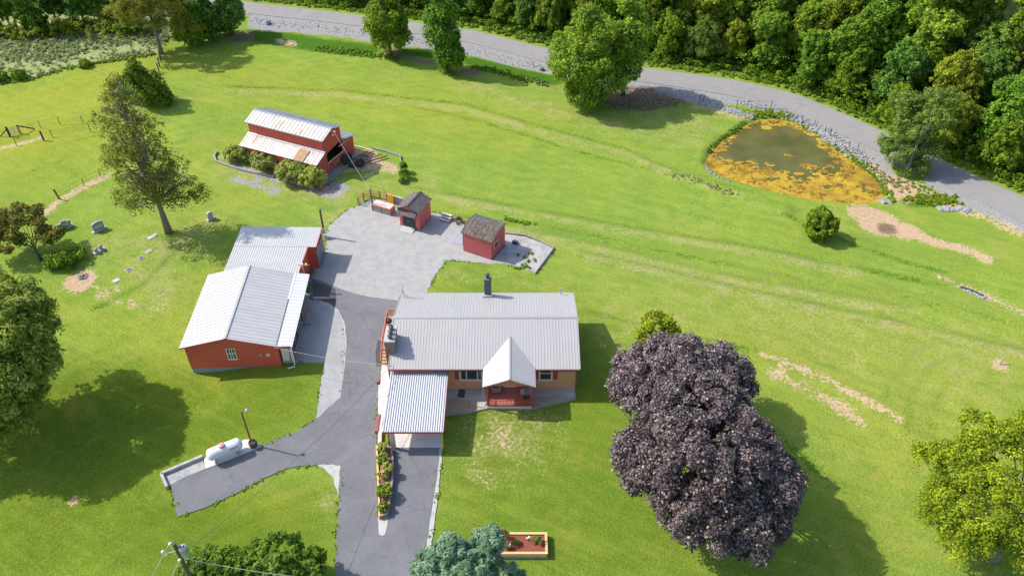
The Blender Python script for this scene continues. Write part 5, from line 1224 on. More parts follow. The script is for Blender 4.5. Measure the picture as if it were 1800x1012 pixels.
# left edge trees
tree("leaning_cherry_tree", "small tree with reddish turning leaves at the left edge", "tree", (72, 457),
     [lob(25, 385, 3.8, 2.6, 1.4), lob(50, 400, 3.2, 2.6, 1.3), lob(85, 412, 2.5, 1.9, 1.0), lob(-5, 400, 3.4, 2.6, 1.4), lob(10, 425, 2.2, 2.2, 1.1), lob(60, 375, 4.0, 1.6, .9)],
     190, 60, .18, 'leaf_cherry', (.4, .75), 'bark_dark', .17, 1.2, 38, 12, shell=.35, inner=.4, flat=.6)
tree("green_bush", "bright green low bush between the cherry tree and the fire ring", "bush", (115, 463),
     [lob(112, 452, .7, 1.7, .8), lob(95, 458, .6, 1.3, .7), lob(135, 448, .6, 1.1, .6)], 60, 60, .16, 'leaf_bright', (.3, .5), 'bark_dark', .05, .2, 39, 2)
tree("willow_tree", "feathery light tipped willow at the left edge above the big shadow", "tree", (-10, 700),
     [lob(15, 545, 9.6, 3.6, 2.6), lob(40, 590, 9.0, 3.1, 2.4), lob(-20, 585, 10.2, 4.2, 3.0), lob(25, 640, 8.0, 3.4, 2.6), lob(-20, 675, 7.4, 3.8, 2.8), lob(58, 632, 7.6, 2.2, 1.8), lob(10, 690, 5.6, 3.2, 2.6), lob(-10, 730, 4.2, 3.0, 2.2), lob(-40, 515, 10, 3.6, 2.4), lob(-90, 600, 9.5, 4.4, 3.2), lob(-75, 665, 7.5, 3.6, 2.6)],
     640, 85, .15, 'leaf_willow', (.5, .95), 'bark', .35, 2., 40, 8, elong=3.2, drop=.8, shell=.35, base=(at(-25, 610, 9)[0], at(-25, 610, 9)[1], -.6))
tree("shade_tree", "green tree left of the willow, mostly outside the photo's left edge", "tree", (-160, 700),
     [lob(-130, 610, 8.0, 4.4, 3.2), lob(-190, 640, 8.0, 4.6, 3.6), lob(-135, 655, 6, 3.8, 3.2)], 260, 70, .26, 'leaf_bright', (.8, 1.3), 'bark', .45, 3., 41, 8)
# bottom edge shrubs
tree("evergreen_shrub", "dark green rounded shrub at the bottom edge beside the utility pole", "shrub", (362, 1030),
     [lob(360, 1000, 2.2, 1.7, 1.5), lob(395, 992, 2.4, 1.6, 1.4), lob(335, 1012, 1.6, 1.2, 1.2)], 150, 75, .13, 'leaf_hedge', (.25, .45), 'bark_dark', .1, .4, 42, 4, elong=1.5)
tree("upright_shrub", "larger light green upright twigged shrub at the bottom edge left of the driveway", "shrub", (485, 1040),
     [lob(450, 985, 2.6, 1.7, 1.7), lob(500, 975, 2.8, 1.9, 1.7), lob(540, 992, 2.2, 1.5, 1.5), lob(430, 1005, 1.8, 1.4, 1.4), lob(495, 1010, 2.2, 2.0, 1.6), lob(480, 955, 3.2, .9, 1.3)], 260, 80, .13, 'leaf_hedge', (.22, .42), 'bark_dark', .1, .4, 43, 6, elong=1.7, up=.7)
tree("blue_pine", "blue green pine tip at the bottom edge right of the driveway", "tree", (830, 1110),
     [lob(790, 975, 6.2, 1.5, 1.4), lob(850, 965, 6.0, 1.5, 1.4), lob(760, 1000, 5.2, 1.5, 1.4), lob(820, 1005, 5.4, 1.9, 1.8), lob(880, 1010, 4.4, 1.3, 1.2), lob(905, 1018, 3.8, 1.0, .9), lob(865, 940, 6.4, .7, .8)],
     230, 110, .085, 'leaf_pine', (.28, .5), 'bark_dark', .2, 2.5, 44, 10, elong=4.0, shell=.2, up=.6)
# barn shrubs
for k, (bx_, lb, sz) in enumerate((((412, 281), "purplish green flowering shrub, leftmost in front of the barn", (1.15, 1.3)), ((432, 285), "reddish twigged flowering shrub, second from the left by the barn", (1.1, 1.4)),
                             ((467, 298), "light green flowering shrub, third from the left by the barn", (1.45, 1.7)), ((515, 318), "large yellow green flowering shrub near the barn's lower roof, fourth from the left", (1.75, 1.8)),
                             ((550, 325), "large pink flecked shrub at the front corner of the barn, rightmost of five", (1.6, 1.7)))):
    b_ = G(*bx_); r_, h_ = sz[0] * 1.22, sz[1] * 1.3
    tree("flowering_shrub", lb, "shrub", bx_, [(b_[0], b_[1], b_[2] + h_ * .62, r_, r_, h_ * .62), (b_[0] - r_ * .45, b_[1] + .3, b_[2] + h_ * .5, r_ * .6, r_ * .6, h_ * .45), (b_[0] + r_ * .5, b_[1] - .2, b_[2] + h_ * .5, r_ * .6, r_ * .6, h_ * .45)],
         [70, 75, 115, 150, 150][k], 62, .13, 'leaf_shrub', (.24, .5), 'twig', .06, .25, 50 + k, 10, shell=.3, inner=.4, group="flowering shrubs in front of the barn")
tree("hedge_bush", "leafy bush on the end curb of the barn yard", "bush", (710, 315),
     [lob(709, 292, 1.0, .55, .8), lob(711, 305, .8, .6, .7), lob(707, 316, .5, .4, .5)], 55, 45, .13, 'leaf_bright', (.2, .35), 'bark_dark', .05, .2, 56, 2)
# roadside trees
def tall_tree(name, label, basepx, h, r, mat, n, per, seed, group=None, cr=(.7, 1.1), lo=1.2, squash=1., size=.24, bark='bark_dark'):
    b = G(*basepx); g = random.Random(seed); L_ = []
    for k in range(7):
        f = k / 6.; z = lo + (h - lo) * (0.12 + .78 * f); rr_ = r * (.62 + .55 * math.sin(math.pi * min(1, f * .85 + .15))) * (1 if f < .8 else .8)
        L_.append((b[0] + g.uniform(-.28, .28) * r, b[1] + g.uniform(-.28, .28) * r, b[2] + z, rr_ * .75, rr_ * .75 * squash, h / 7.0))
    return tree(name, label, "tree", basepx, L_, n, per, size, mat, cr, bark, .28, max(lo, 1.), seed, 8, group=group, bottom=-.8)
tall_tree("roadside_tree", "round yellowish green tree beside the road, left of the ivy covered one", (686, 97), 10.0, 4.2, 'leaf_bright', 200, 95, 61, lo=1.6)
tall_tree("roadside_tree", "narrow ivy covered green tree between the round tree and the big roadside tree", (783, 128), 13.0, 3.1, 'leaf_forest', 220, 95, 62, lo=.4)
tall_tree("roadside_tree", "biggest roadside tree, wide dappled crown hiding part of the road", (1032, 182), 14.0, 5.6, 'leaf_forest', 460, 100, 63, lo=.8, size=.2)
tall_tree("roadside_tree", "tall ivy wrapped tree just right of the biggest roadside tree", (1095, 168), 14.5, 3.6, 'leaf_forest', 230, 95, 64, lo=2.8)
tree("locust_tree", "multi stemmed feathery locust tree between the pond and the road", "tree", (1590, 312),
     [lob(1585, 262, 3.0, 2.8, 1.6), lob(1630, 262, 3.4, 2.4, 1.6), lob(1560, 250, 2.8, 1.8, 1.2), lob(1600, 225, 5.8, 3.0, 2.0), lob(1640, 205, 7.0, 2.8, 1.8), lob(1590, 180, 7.8, 2.2, 1.6), lob(1655, 175, 8.5, 2.4, 1.6), lob(1610, 290, 1.6, 1.8, 1.1)],
     330, 85, .13, 'leaf_locust', (.4, .8), 'bark', .14, .4, 65, 22, shell=.3, inner=.45, elong=2.4, flat=.8, bottom=-.8)
tree("fence_row_tree", "tall olive green tree at the head of the fence row, trunk visible", "tree", (284, 94),
     [lob(265, 20, 6.5, 3.6, 2.4), lob(240, 25, 6, 3.2, 2.2), lob(300, 35, 5.2, 3.4, 2.2), lob(225, 15, 8, 3.4, 2.2), lob(285, -5, 9, 4.2, 2.6), lob(330, 45, 3.6, 3.0, 1.8), lob(300, 15, 7, 3, 2), lob(250, -20, 11, 4, 3)],
     260, 85, .20, 'leaf_cedar_olive', (.6, 1.0), 'bark', .32, 4., 66, 10, shell=.35, top=9)
for k, (u, v, h, r, mt, lb) in enumerate(((338, 78, 8, 3.2, 'leaf_forest', "dense dark green tree right of the fence row tree, nearest the lawn"), (372, 70, 9, 3.0, 'leaf_forest_deep', "dark tree in the corner clump, middle of three"),
                                         (408, 62, 9.5, 3.0, 'leaf_forest_deep', "dark tree of the corner clump closest to the road"))):
    tall_tree("corner_tree", lb, (u, v), h, r, mt, 150, 90, 70 + k, "dark clump of trees in the lawn corner", lo=.5)

# ------------------------------------------------------------------ the wood across the road: prototypes, then copies
def proto(seed, mat, h, r, n, per, size, bark='bark_dark', lo=3.0):
    t_ = thing("forest_tree", "x", "tree", (0, 0, 0)); g = random.Random(seed); L_ = []
    for k in range(9):
        a = g.uniform(0, 6.28); q = g.uniform(.1, .55) * r; z = g.uniform(.45, .9) * h
        rr_ = r * g.uniform(.42, .62); L_.append((math.cos(a) * q, math.sin(a) * q, z, rr_, rr_, rr_ * .75))
    L_.append((0, 0, h * .88, r * .5, r * .5, r * .4))
    for k in range(4): a = k * 1.57 + g.random(); L_.append((math.cos(a) * r * .55, math.sin(a) * r * .55, h * .36, r * .42, r * .42, r * .42))
    C_, R_ = clumps(L_, n, seed, (.42, .85), .58, -.5)
    C_ += [(c[0] * 1.12 + g.uniform(-.4, .4), c[1] * 1.12 + g.uniform(-.4, .4), c[2] * g.uniform(.75, 1.06)) for c in C_[::4]]; R_ += [x * .6 for x in R_[::4]]
    leaf_cloud("crown", C_, R_, per, size, mat, t_, (0, 0, h * .5), 1.5, .5, .35, .5, seed)
    trunk(t_, C_, fork=h * .3, r=.24, mat=bark, seed=seed, nb=6)
    return t_
protos = [proto(101, 'leaf_forest', 12, 4.3, 330, 66, .24), proto(102, 'leaf_forest_olive', 13, 4.1, 330, 64, .22), proto(103, 'leaf_forest_deep', 11, 4.0, 300, 64, .25),
          proto(104, 'leaf_bright', 10, 3.6, 270, 62, .22), proto(105, 'leaf_forest', 14, 4.8, 380, 64, .27), proto(106, 'leaf_locust', 11, 4.2, 340, 66, .16)]
KIND = ["bushy mid green", "olive green broad", "deep green", "bright green", "tall wide mid green", "fine leaved grey green"]
ORD = ["first", "second", "third", "fourth", "fifth", "sixth", "seventh", "eighth", "ninth", "tenth", "eleventh", "twelfth", "thirteenth", "fourteenth", "fifteenth", "sixteenth", "seventeenth", "eighteenth", "nineteenth", "twentieth", "twenty-first", "twenty-second", "twenty-third", "twenty-fourth", "twenty-fifth", "twenty-sixth", "twenty-seventh", "twenty-eighth"]
g = random.Random(99); used = set(); rows = []
# front edge follows the far road edge
def far_edge(x): return float(np.interp(x, FX, FY))
ROWN = ["front row", "second row", "third row", "fourth row", "back row"]
for row, off in enumerate((6.4, 11., 16.5, 22.5, 29.)):
    x = -62. if row < 2 else -50.; lst = []
    while x < 96:
        x += g.uniform(3.9, 5.2); y = far_edge(x) + off + g.uniform(-1.1, 1.1)
        # keep only those the frame can show
        p_ = Vector((x, y, hz(x, y) + 6)); dep = y * math.cos(TH) - (p_.z - H) * math.sin(TH); up_ = y * math.sin(TH) + (p_.z - H) * math.cos(TH)
        u_ = 900 + F * x / dep; v_ = 506 - F * up_ / dep
        if u_ < 395 or u_ > 1880 or v_ < -150: continue
        lst.append((x, y))
    for j, (x, y) in enumerate(lst):
        k = g.choice((0, 0, 1, 1, 1, 2, 3, 3, 4, 5)); 
        if x < -2: k = g.choice((0, 2, 2, 1))
        o = protos[k] if k not in used else copy_tree(protos[k]); used.add(k)
        s_ = g.uniform(.82, 1.12) * ((.66 if x > 5 else .58) if row == 0 else (.86 if row == 1 else 1.02))
        o.location = (x, y, hz(x, y)); o.rotation_euler = (0, 0, g.uniform(0, 6.28)); o.scale = (s_ * g.uniform(.95, 1.1), s_, s_ * g.uniform(.9, 1.15))
        o['label'] = "%s tree, %s from the left in the %s of the wood" % (KIND[k], ORD[j], ROWN[row]); o['category'] = "tree"; o['group'] = "trees of the wood across the road"
# upper left corner wood
j = 0
for (u, v, k, s_) in ((20, 52, 0, .6), (62, 58, 4, .55), (100, 40, 2, .7), (150, 45, 2, .8), (190, 40, 4, .75), (35, 8, 3, .7), (80, 5, 2, .8), (130, 10, 2, .9), (175, 8, 0, .9), (225, 10, 2, .9)):
    if k not in used: o = protos[k]; used.add(k)
    else: o = copy_tree(protos[k])
    b_ = G(u, v); o.location = b_; o.rotation_euler = (0, 0, g.uniform(0, 6.28)); o.scale = (s_, s_, s_)
    o['label'] = "%s tree, %s in the upper left corner wood" % (KIND[k], ORD[j]); o['category'] = "tree"; o['group'] = "trees above the rough meadow"; j += 1
    o.name = "meadow_tree"
# undergrowth along the far verge (nobody could count it)
def along(P, n, wd, zr, seed):
    g = random.Random(seed); out = []; Ls = [math.dist(P[i][:2], P[i + 1][:2]) for i in range(len(P) - 1)]
    for _ in range(n):
        i = g.choices(range(len(Ls)), Ls)[0]; f = g.random(); x = P[i][0] + (P[i + 1][0] - P[i][0]) * f + g.gauss(0, wd); y = P[i][1] + (P[i + 1][1] - P[i][1]) * f + g.gauss(0, wd)
        out.append((x, y, hz(x, y) + g.uniform(*zr)))
    return out
vg_ = [(p[0] + .5, p[1] + 3.6) for p in road_far[20:150:4]]
c_ = along(vg_, 420, .6, (.1, .8), 5) + along([(p[0], p[1] + 2.6) for p in vg_], 700, 1.1, (.6, 2.4), 15) + along([(p[0], p[1] + 6) for p in vg_], 600, 1.6, (.6, 3.4), 16)
tag(leaf_cloud("undergrowth", c_, [random.Random(i).uniform(.4, .9) for i in range(len(c_))], 60, .20, 'leaf_bright', None, (20, 90, -30), 1.5, .6, .4, 0, 6), "tangled green undergrowth along the far verge of the road", "undergrowth", kind='stuff')
c_ = along([(p[0] + .3, p[1] + 1.9) for p in road_far[20:150:4]], 900, .45, (.0, .15), 7)
tag(leaf_cloud("verge_grass", c_, [.3] * len(c_), 34, .16, 'leaf_grass', None, (20, 90, -30), 2.2, .6, .3, 0, 8), "rough green grass along the far verge of the road", "grass", kind='stuff')
c_ = along([G(-40, 70), G(60, 62), G(150, 55), G(260, 60)], 420, 1.6, (.2, 1.8), 18)
tag(leaf_cloud('thicket', c_, [random.Random(i).uniform(.35, .8) for i in range(len(c_))], 50, .19, 'leaf_forest_olive', None, (-60, 100, -30), 1.5, .6, .4, 0, 19), 'tangled thicket between the rough meadow and the corner wood', 'thicket', kind='stuff')
# rough meadow weeds
mp = np.array([at(u, v)[:2] for u, v in [(-60, 160), (0, 147), (60, 137), (115, 121), (180, 107), (278, 95), (300, 62), (240, 40), (100, 50), (-60, 50)]])
c_ = []; r__ = []; g = random.Random(12)
while len(c_) < 1900:
    x = g.uniform(-100, -46); y = g.uniform(98, 140)
    if not inside(np.array([x]), np.array([y]), mp)[0]: continue
    q = noise.noise(Vector((x * .15, y * .2, 1)))
    if q < g.uniform(-.5, .3): continue
    c_.append((x, y, hz(x, y) + g.uniform(0, .25))); r__.append(g.uniform(.15, .42))
tag(leaf_cloud("meadow_weeds", c_, r__, 24, .14, 'leaf_weeds', None, (-60, 110, -30), 2.0, .7, .3, 0, 13), "rough tall weeds and goldenrod in the upper left meadow", "weeds", kind='stuff')
for k, (u, v, r, lb) in enumerate(((66, 58, 2.0, "grey green rounded bush in the rough meadow"), (35, 138, 1.0, "small bush at the lower edge of the rough meadow"), (2, 142, 1.1, "dark bush cut by the left edge of the photo at the meadow's corner"), (196, 30, 1.9, "brownish bush below the dark trees of the meadow"), (150, 118, .8, "yellow flowered weed clump on the meadow's lower edge"), (127, 53, 1.3, "low green bush behind the rough meadow, under the trees"))):
    b_ = G(u, v); tree("meadow_bush", lb, "bush", (u, v), [(b_[0], b_[1], b_[2] + r * .6, r, r, r * .75)], int(40 + 30 * r), 50, .17, ['leaf_locust', 'leaf_bright', 'leaf_forest', 'leaf_cherry', 'leaf_bright', 'leaf_forest_olive'][k], (.3, .55), 'bark_dark', .06, .2, 80 + k, 2, group="bushes scattered in the rough meadow")
# tall grass lines
def grassline(name, pts, n, wd, label, seed, mat='leaf_grass', sz=.16, r_=.28, per=34):
    P = [G(u, v) for u, v in pts]; c_ = along(P, n, wd, (0, .12), seed)
    tag(leaf_cloud(name, c_, [random.Random(seed + i).uniform(.5, 1) * r_ for i in range(len(c_))], per, sz, mat, None, (c_[0][0], c_[0][1] - 5, -30), 2.4, .6, .3, 0, seed), label, "grass", kind='stuff')
grassline("tall_grass", [(560, 86), (640, 96), (700, 103)], 200, .6, "lush tall grass in the roadside ditch", 204, 'leaf_grass', .13, .2)
grassline("tall_grass", [(830, 118), (880, 128), (920, 138), (960, 148)], 170, .5, "lush ditch grass left of the biggest roadside tree", 205, 'leaf_grass', .13, .2)
grassline("tall_grass", [(1600, 350), (1640, 352), (1675, 350)], 170, .5, "bright tall grass patch right of the pond outlet", 206, 'leaf_bright', .13, .22)
grassline("tall_grass", [(1310, 200), (1350, 198), (1390, 206)], 140, .45, "green reeds at the top of the pond", 207, 'leaf_grass', .13, .2)
grassline("tall_grass", [(1480, 262), (1510, 290), (1545, 325), (1570, 355)], 160, .3, "bright weeds along the right bank of the pond", 208, 'leaf_grass', .13, .18)
grassline("tall_grass", [(1245, 268), (1270, 244), (1300, 224)], 110, .22, "weeds along the upper left bank of the pond", 209, 'leaf_grass', .13, .18)
grassline("tall_grass", [(0, 148), (60, 138), (115, 122), (200, 107), (270, 97)], 260, .25, "weedy edge where the rough meadow meets the mown field", 210, 'leaf_grass', .13, .2)
grassline("tall_grass", [(1395, 212), (1460, 256), (1530, 306)], 60, .3, "sparse weeds among the riprap", 212, 'leaf_bright', .12, .25)
grassline("dry_brush", [(1075, 188), (1130, 186), (1200, 177)], 170, .8, "pile of dry brown brush under the roadside trees", 213, 'leaf_dry', .12, .18, 14)
grassline("dry_brush", [(1500, 285), (1560, 322), (1610, 330), (1640, 345)], 200, .8, "dry straw coloured grass round the foot of the locust tree", 214, 'leaf_dry', .12, .16, 14)

grassline("tall_grass", [(888, 385), (912, 390), (935, 395)], 60, .16, "short dark uncut grass tuft behind the windowed red shed", 201, 'leaf_grass', .12, .16, 14)
grassline("tall_grass", [(1180, 306), (1225, 318), (1285, 340)], 110, .28, "thin weedy bank left of the pond", 203, 'leaf_dry', .10, .09, 7)
# grass creeping over the edges of the paving
c_ = []; g = random.Random(31)
for nm__, P__, z__ in EDGES:
    if nm__ not in ("gravel_yard", "garage_pad", "driveway", "driveway_branch", "driveway_edge", "gravel_pad"): continue
    for i in range(len(P__)):
        a, b = P__[i], P__[(i + 1) % len(P__)]; L__ = math.dist(a, b)
        for k in range(int(L__ * 7)):
            f = g.random(); x = a[0] + (b[0] - a[0]) * f + g.gauss(0, .11); y = a[1] + (b[1] - a[1]) * f + g.gauss(0, .11)
            if any(n2 != nm__ and sdf(np.array([x]), np.array([y]), np.array(P2))[0] < .12 for n2, P2, z2 in EDGES if n2 not in ("concrete_wedge",)): continue
            if noise.noise(Vector((x * .6, y * .6, 5))) < -.12: continue
            c_.append((x, y, z__ - .03))
tag(leaf_cloud("edge_grass", c_, [.09] * len(c_), 6, .09, 'leaf_grass', None, (0, 50, -30), 2.2, .7, .3, 0, 32), "short grass creeping over the edges of the paving", "grass", kind='stuff')
# understorey filling the wood
c_ = []
for off, hh in ((7, 3.5), (10, 5.), (14, 6.), (19, 6.5)):
    c_ += along([(p[0], p[1] + off) for p in road_far[20:150:4]], 420, 1.4, (.8, hh), 40 + off)
tag(leaf_cloud("understorey", c_, [random.Random(i).uniform(.5, 1.0) for i in range(len(c_))], 60, .22, 'leaf_forest', None, (20, 90, -30), 1.5, .6, .4, 0, 46), "saplings and vines filling the gaps of the wood", "understorey", kind='stuff')

# ================================================================== SMALL THINGS
def ang(a, b): return math.atan2(b[1] - a[1], b[0] - a[0])
# propane tank
a_ = at(363, 799, 1.05); b_ = at(426, 774, 1.05); cxx, cyy = (a_[0] + b_[0]) / 2, (a_[1] + b_[1]) / 2; Lh = math.dist(a_[:2], b_[:2]) / 2
tk = thing("gas_tank", "long white horizontal gas tank with faded pink dome on a concrete slab", "gas tank", (cxx, cyy - .12, .12), ang(a_, b_))
R_ = .56; hc = .86
m = MB(); pts = []; rs = []
for k in range(13):
    f = k / 12; q = -1 + 2 * f
    x_ = math.copysign(1, q) * (Lh - R_ * .75 + R_ * .75 * math.sin(min(1, max(0, (abs(q) - .4) / .6)) * math.pi / 2)) if abs(q) > .4 else q / .4 * (Lh - R_ * .75)
    rr_ = R_ * math.cos(max(0, (abs(q) - .4) / .6) * math.pi / 2 * .985); pts.append((x_, 0, hc)); rs.append(max(rr_, .03))
m.tube(pts, rs, 26); m.build("tank_body", M['white_tank'], tk, smooth=True)
m = MB(); m.lathe([(.27, -.08), (.27, .10), (.24, .16), (.12, .20)], (-.12, 0, hc + R_ - .02), 18); m.build("valve_dome", M['pink'], tk)
for x_ in (-.95, .95):
    m = MB(); m.box(x_ - .09, -.42, 0, x_ + .09, .42, .12); m.box(x_ - .07, -.36, .12, x_ + .07, -.22, .52); m.box(x_ - .07, .22, .12, x_ + .07, .36, .52); m.build("leg", M['concrete_grey'], tk)
m = MB(); m.tube([(-.8, 0, hc + R_ - .02), (-.8, 0, hc + R_ + .06)], .05, 8); m.tube([(.9, 0, hc + R_ - .02), (.9, 0, hc + R_ + .05)], .04, 8); m.build("fitting", M['metal_grey'], tk)
# two short lines of red marks, too small to read in the photograph
m = MB(); g = random.Random(2)
for row, hh in ((0, .085), (1, .05)):
    th = math.radians(26 - row * 13); x_ = .36
    while x_ < 1.08:
        w_ = g.uniform(.03, .055); y0_, z0_ = -math.cos(th) * (R_ + .004), hc + math.sin(th) * (R_ + .004); th2 = th + hh / R_
        y1_, z1_2 = -math.cos(th2) * (R_ + .004), hc + math.sin(th2) * (R_ + .004)
        m.add([(x_, y0_, z0_), (x_ + w_, y0_, z0_), (x_ + w_, y1_, z1_2), (x_, y1_, z1_2)], [(0, 1, 2, 3)]); x_ += w_ + g.uniform(.015, .03)
m.build("lettering", M['trim_red'], tk)
# yard light pole
lp = thing("yard_light", "rusty steel pole with small lamp beside the barrel", "lamp post", at(443, 781, .08), 0)
m = MB(); m.tube([(0, 0, 0), (0, 0, 4.35)], [.075, .065], 10); m.build("pole", M['rust_pole'], lp)
m = MB(); m.tube([(0, 0, 4.3), (.35, .1, 4.42)], .035, 8); m.build("arm", M['rust_pole'], lp)
m = MB(); m.lathe([(.04, .18), (.13, .12), (.19, .02), (.15, -.06), (.05, -.14)], (.45, .12, 4.36), 14); m.build("lamp", M['metal_grey'], lp)
bp_ = at(445, 781, .1)
t_ = thing("barrel_planter", "dark wooden half barrel full of old stems at the foot of the rusty pole", "barrel", (bp_[0] + .1, bp_[1] - .18, .12), 0)
m = MB(); m.lathe([(.30, 0), (.36, .22), (.37, .42), (.34, .60), (.30, .60), (.31, .48), (.02, .48)], (0, 0, 0), 20); m.build("barrel", M['wood_dark'], t_)
for z_ in (.12, .46): m = MB(); m.lathe([(.345 + .03 * (z_ > .3), 0), (.35 + .03 * (z_ > .3), .05)], (0, 0, z_), 20); m.build("hoop", M['black'], t_)
m = MB(); g = random.Random(3)
for k in range(14): a = g.uniform(0, 6.28); m.tube([(g.uniform(-.2, .2), g.uniform(-.2, .2), .48), (math.cos(a) * .3, math.sin(a) * .3, g.uniform(.6, .8))], .015, 4)
m.build("stems", M['twig'], t_)

# utility pole bottom left
ux, uy, _ = at(305.5, 954, 9.6)
up = thing("utility_pole", "dark wooden utility pole with grey transformer at the bottom edge", "utility pole", (ux, uy, -.3), 0)
m = MB(); m.tube([(0, 0, -.5), (0, 0, 9.9)], [.18, .125], 12); m.build("pole", M['pole'], up)
m = MB(); m.lathe([(.05, -.52), (.26, -.5), (.27, -.42), (.27, .30), (.29, .31), (.29, .37), (.20, .45), (.06, .48)], (.42, .02, 9.0), 20); tr_ = m.build("transformer", M['metal_grey'], up, smooth=True)
for dx in (-.1, .1): m = MB(); m.lathe([(.03, 0), (.06, .03), (.03, .06), (.06, .1), (.03, .13), (.05, .17), (.01, .26)], (.42 + dx, .0, 9.42), 10); m.build("bushing", M['charcoal'], tr_)
m = MB(); m.box(.1, -.06, 8.75, .2, .1, 9.15); m.build("bracket", M['metal_grey'], up)
m = MB(); m.tube([(-.1, 0, 8.95), (-.85, -.15, 8.9)], .035, 8); m.build("standoff_arm", M['metal_grey'], up)
for q in ((-.32, 0, 9.72), (-.80, -.15, 8.72), (-.98, -.12, 8.98), (.02, -.32, 8.3)):
    m = MB(); m.tube([q, (q[0] + .05, q[1], q[2] + .1), (q[0] + .14, q[1] + .03, q[2] + .22)], [.08, .11, .05], 8); m.build("insulator", M['white_tank'], up)
U = Vector((ux, uy, -.3))
def wire(name, a, b, sag, r, mat, label, n=18, parent=None):
    a, b = Vector(a), Vector(b); pts = []
    for k in range(n + 1): f = k / n; p = a.lerp(b, f); p.z -= sag * 4 * f * (1 - f); pts.append(p)
    m = MB(); m.tube(pts, r, 5); return tag(m.build(name, M[mat]), label, "cable")
p = at(226, 1080, 9.0); wire("power_cable", U + Vector((-.38, 0, 9.72)), p, .1, .022, 'rope', "upper bare power line running off the bottom left from the pole top")
p = at(270, 1080, 8.3); wire("power_cable", U + Vector((0, -.34, 8.3)), p, .1, .022, 'rope', "lower bare power line running off the bottom left from the pole")
p = (HX - W2 + .3, HY + .4, 3.6)
wire("service_cable", U + Vector((.55, .1, 8.9)), p, .8, .018, 'wire_dark', "dark twisted service cable from the transformer over the spur to the house")
p = at(640, 1022, 5.5); wire("service_cable", U + Vector((.4, -.1, 8.2)), p, .5, .02, 'wire', "grey cable crossing in front of the bottom shrubs")
wire("service_cable", gloc(A2 - .4, -.02, zm), (HX - W2 + .2, HY + .3, 3.55), .35, .016, 'wire', "pale cable strung between the workshop gable and the brick house")

# pole by the shelter
q = at(571, 416, 0)
t_ = thing("garage_pole", "mossy wooden pole beside the shelter corner with meter boxes at its foot", "pole", (q[0], q[1], 0), 0)
m = MB(); m.tube([(0, 0, -.2), (0, 0, 3.75)], [.13, .11], 10); m.build("pole", M['pole_green'], t_)
m = MB(); m.box(-.16, -.32, .5, .16, -.14, 1.25); m.build("meter_box", M['metal_grey'], t_)
m = MB(); m.box(.05, -.62, .1, .32, -.35, .7); m.build("cabinet", M['pink_board'], t_)
m = MB(); m.lathe([(.07, 0), (.10, .05), (.09, .2), (.03, .24)], (.02, .02, 3.74), 10); m.build("cap", M['blue'], t_)
q = at(657, 370, 0)
t_ = thing("yard_pole", "thin brown wooden pole by the brown rail fence, roped to the barn", "pole", (q[0], q[1], 0), 0)
m = MB(); m.tube([(0, 0, -.2), (-.1, 0, 2.95)], [.09, .06], 8); m.build("pole", M['pole'], t_)
wire("tie_rope", (q[0] - .1, q[1], 2.9), bloc(.5, wl + wmn / 2, zr2 - .35), .15, .018, 'rope', "pale rope running from the barn peak to the thin yard pole")

# rail fence
fp = [at(u, v, 0) for u, v in ((630.5, 360.5), (640, 352.5), (652, 345.5), (668, 349.5), (681, 353.5))]
t_ = thing("rail_fence", "reddish brown rail fence round the corner of the gravel yard", "fence")
for p in fp: m = MB(); m.box(p[0] - .06, p[1] - .06, 0, p[0] + .06, p[1] + .06, 1.18); m.build("post", M['rail_brown'], t_)
for a, b in zip(fp, fp[1:]):
    m = MB()
    for k in range(4): m.beam((a[0], a[1], .22 + k * .29), (b[0], b[1], .22 + k * .29), .04, .08)
    m.build("rails", M['rail_wood'], t_)
a, b = at(681, 353.5, 0), at(709, 362, 0)
t_ = thing("metal_fence", "grey sheet metal fence panel between the rail fence and the small shed", "fence")
m = MB(); m.beam((a[0], a[1], .55), (b[0], b[1], .55), .05, 1.05)
n_ = 14
for k in range(n_): f = (k + .5) / n_; m.box(a[0] + (b[0] - a[0]) * f - .03, a[1] + (b[1] - a[1]) * f - .05, .04, a[0] + (b[0] - a[0]) * f + .03, a[1] + (b[1] - a[1]) * f - .026, 1.07)
m.build("panel", M['metal_grey'], t_)
m = MB(); m.beam((a[0], a[1], 1.1), (b[0], b[1], 1.1), .08, .05); m.build("rail", M['white'], t_)
q = at(686, 362.5, 0)
t_ = thing("yellow_board", "yellow board leaning upright against the grey metal fence", "board", (q[0], q[1] + .35, .03), -.35)
m = MB(); m.extr([(-.42, -.06, 0), (-.42, .0, 0), (-.42, .18, 1.35), (-.42, .12, 1.35)], (0, 0, 0), (.84, 0, 0)); m.build("board", M['yellow'], t_)
m = MB(); m.box(-.03, .04, .35, .05, .085, .6); m.build("handle", M['orange'], t_)
# lumber crate
a, b, c_ = at(654.5, 370.5, 0), at(687, 380, 0), at(694, 373, 0)
t_ = thing("board_crate", "long slatted wooden crate with pale pink lid and orange rim on the gravel", "crate", (a[0], a[1], .03), ang(a, b))
Lc = math.dist(a[:2], b[:2]); Wc_ = 1.05; Hc = .98
m = MB(); m.box(.06, .06, .04, Lc - .06, Wc_ - .06, Hc - .16); m.build("core", M['wood_dark'], t_)
m = MB()
for k in range(4):
    z_ = .05 + k * .20; m.box(0, 0, z_, Lc, .055, z_ + .165); m.box(Lc - .055, .058, z_, Lc, Wc_, z_ + .165); m.box(0, .058, z_, .055, Wc_, z_ + .165)
m.build("slats", M['wood_grey'], t_)
m = MB()
for x_ in (-.02, Lc / 2 - .03, Lc - .07): m.box(x_, -.03, 0, x_ + .09, -.003, Hc - .16)
m.build("corner_post", M['rail_brown'], t_)
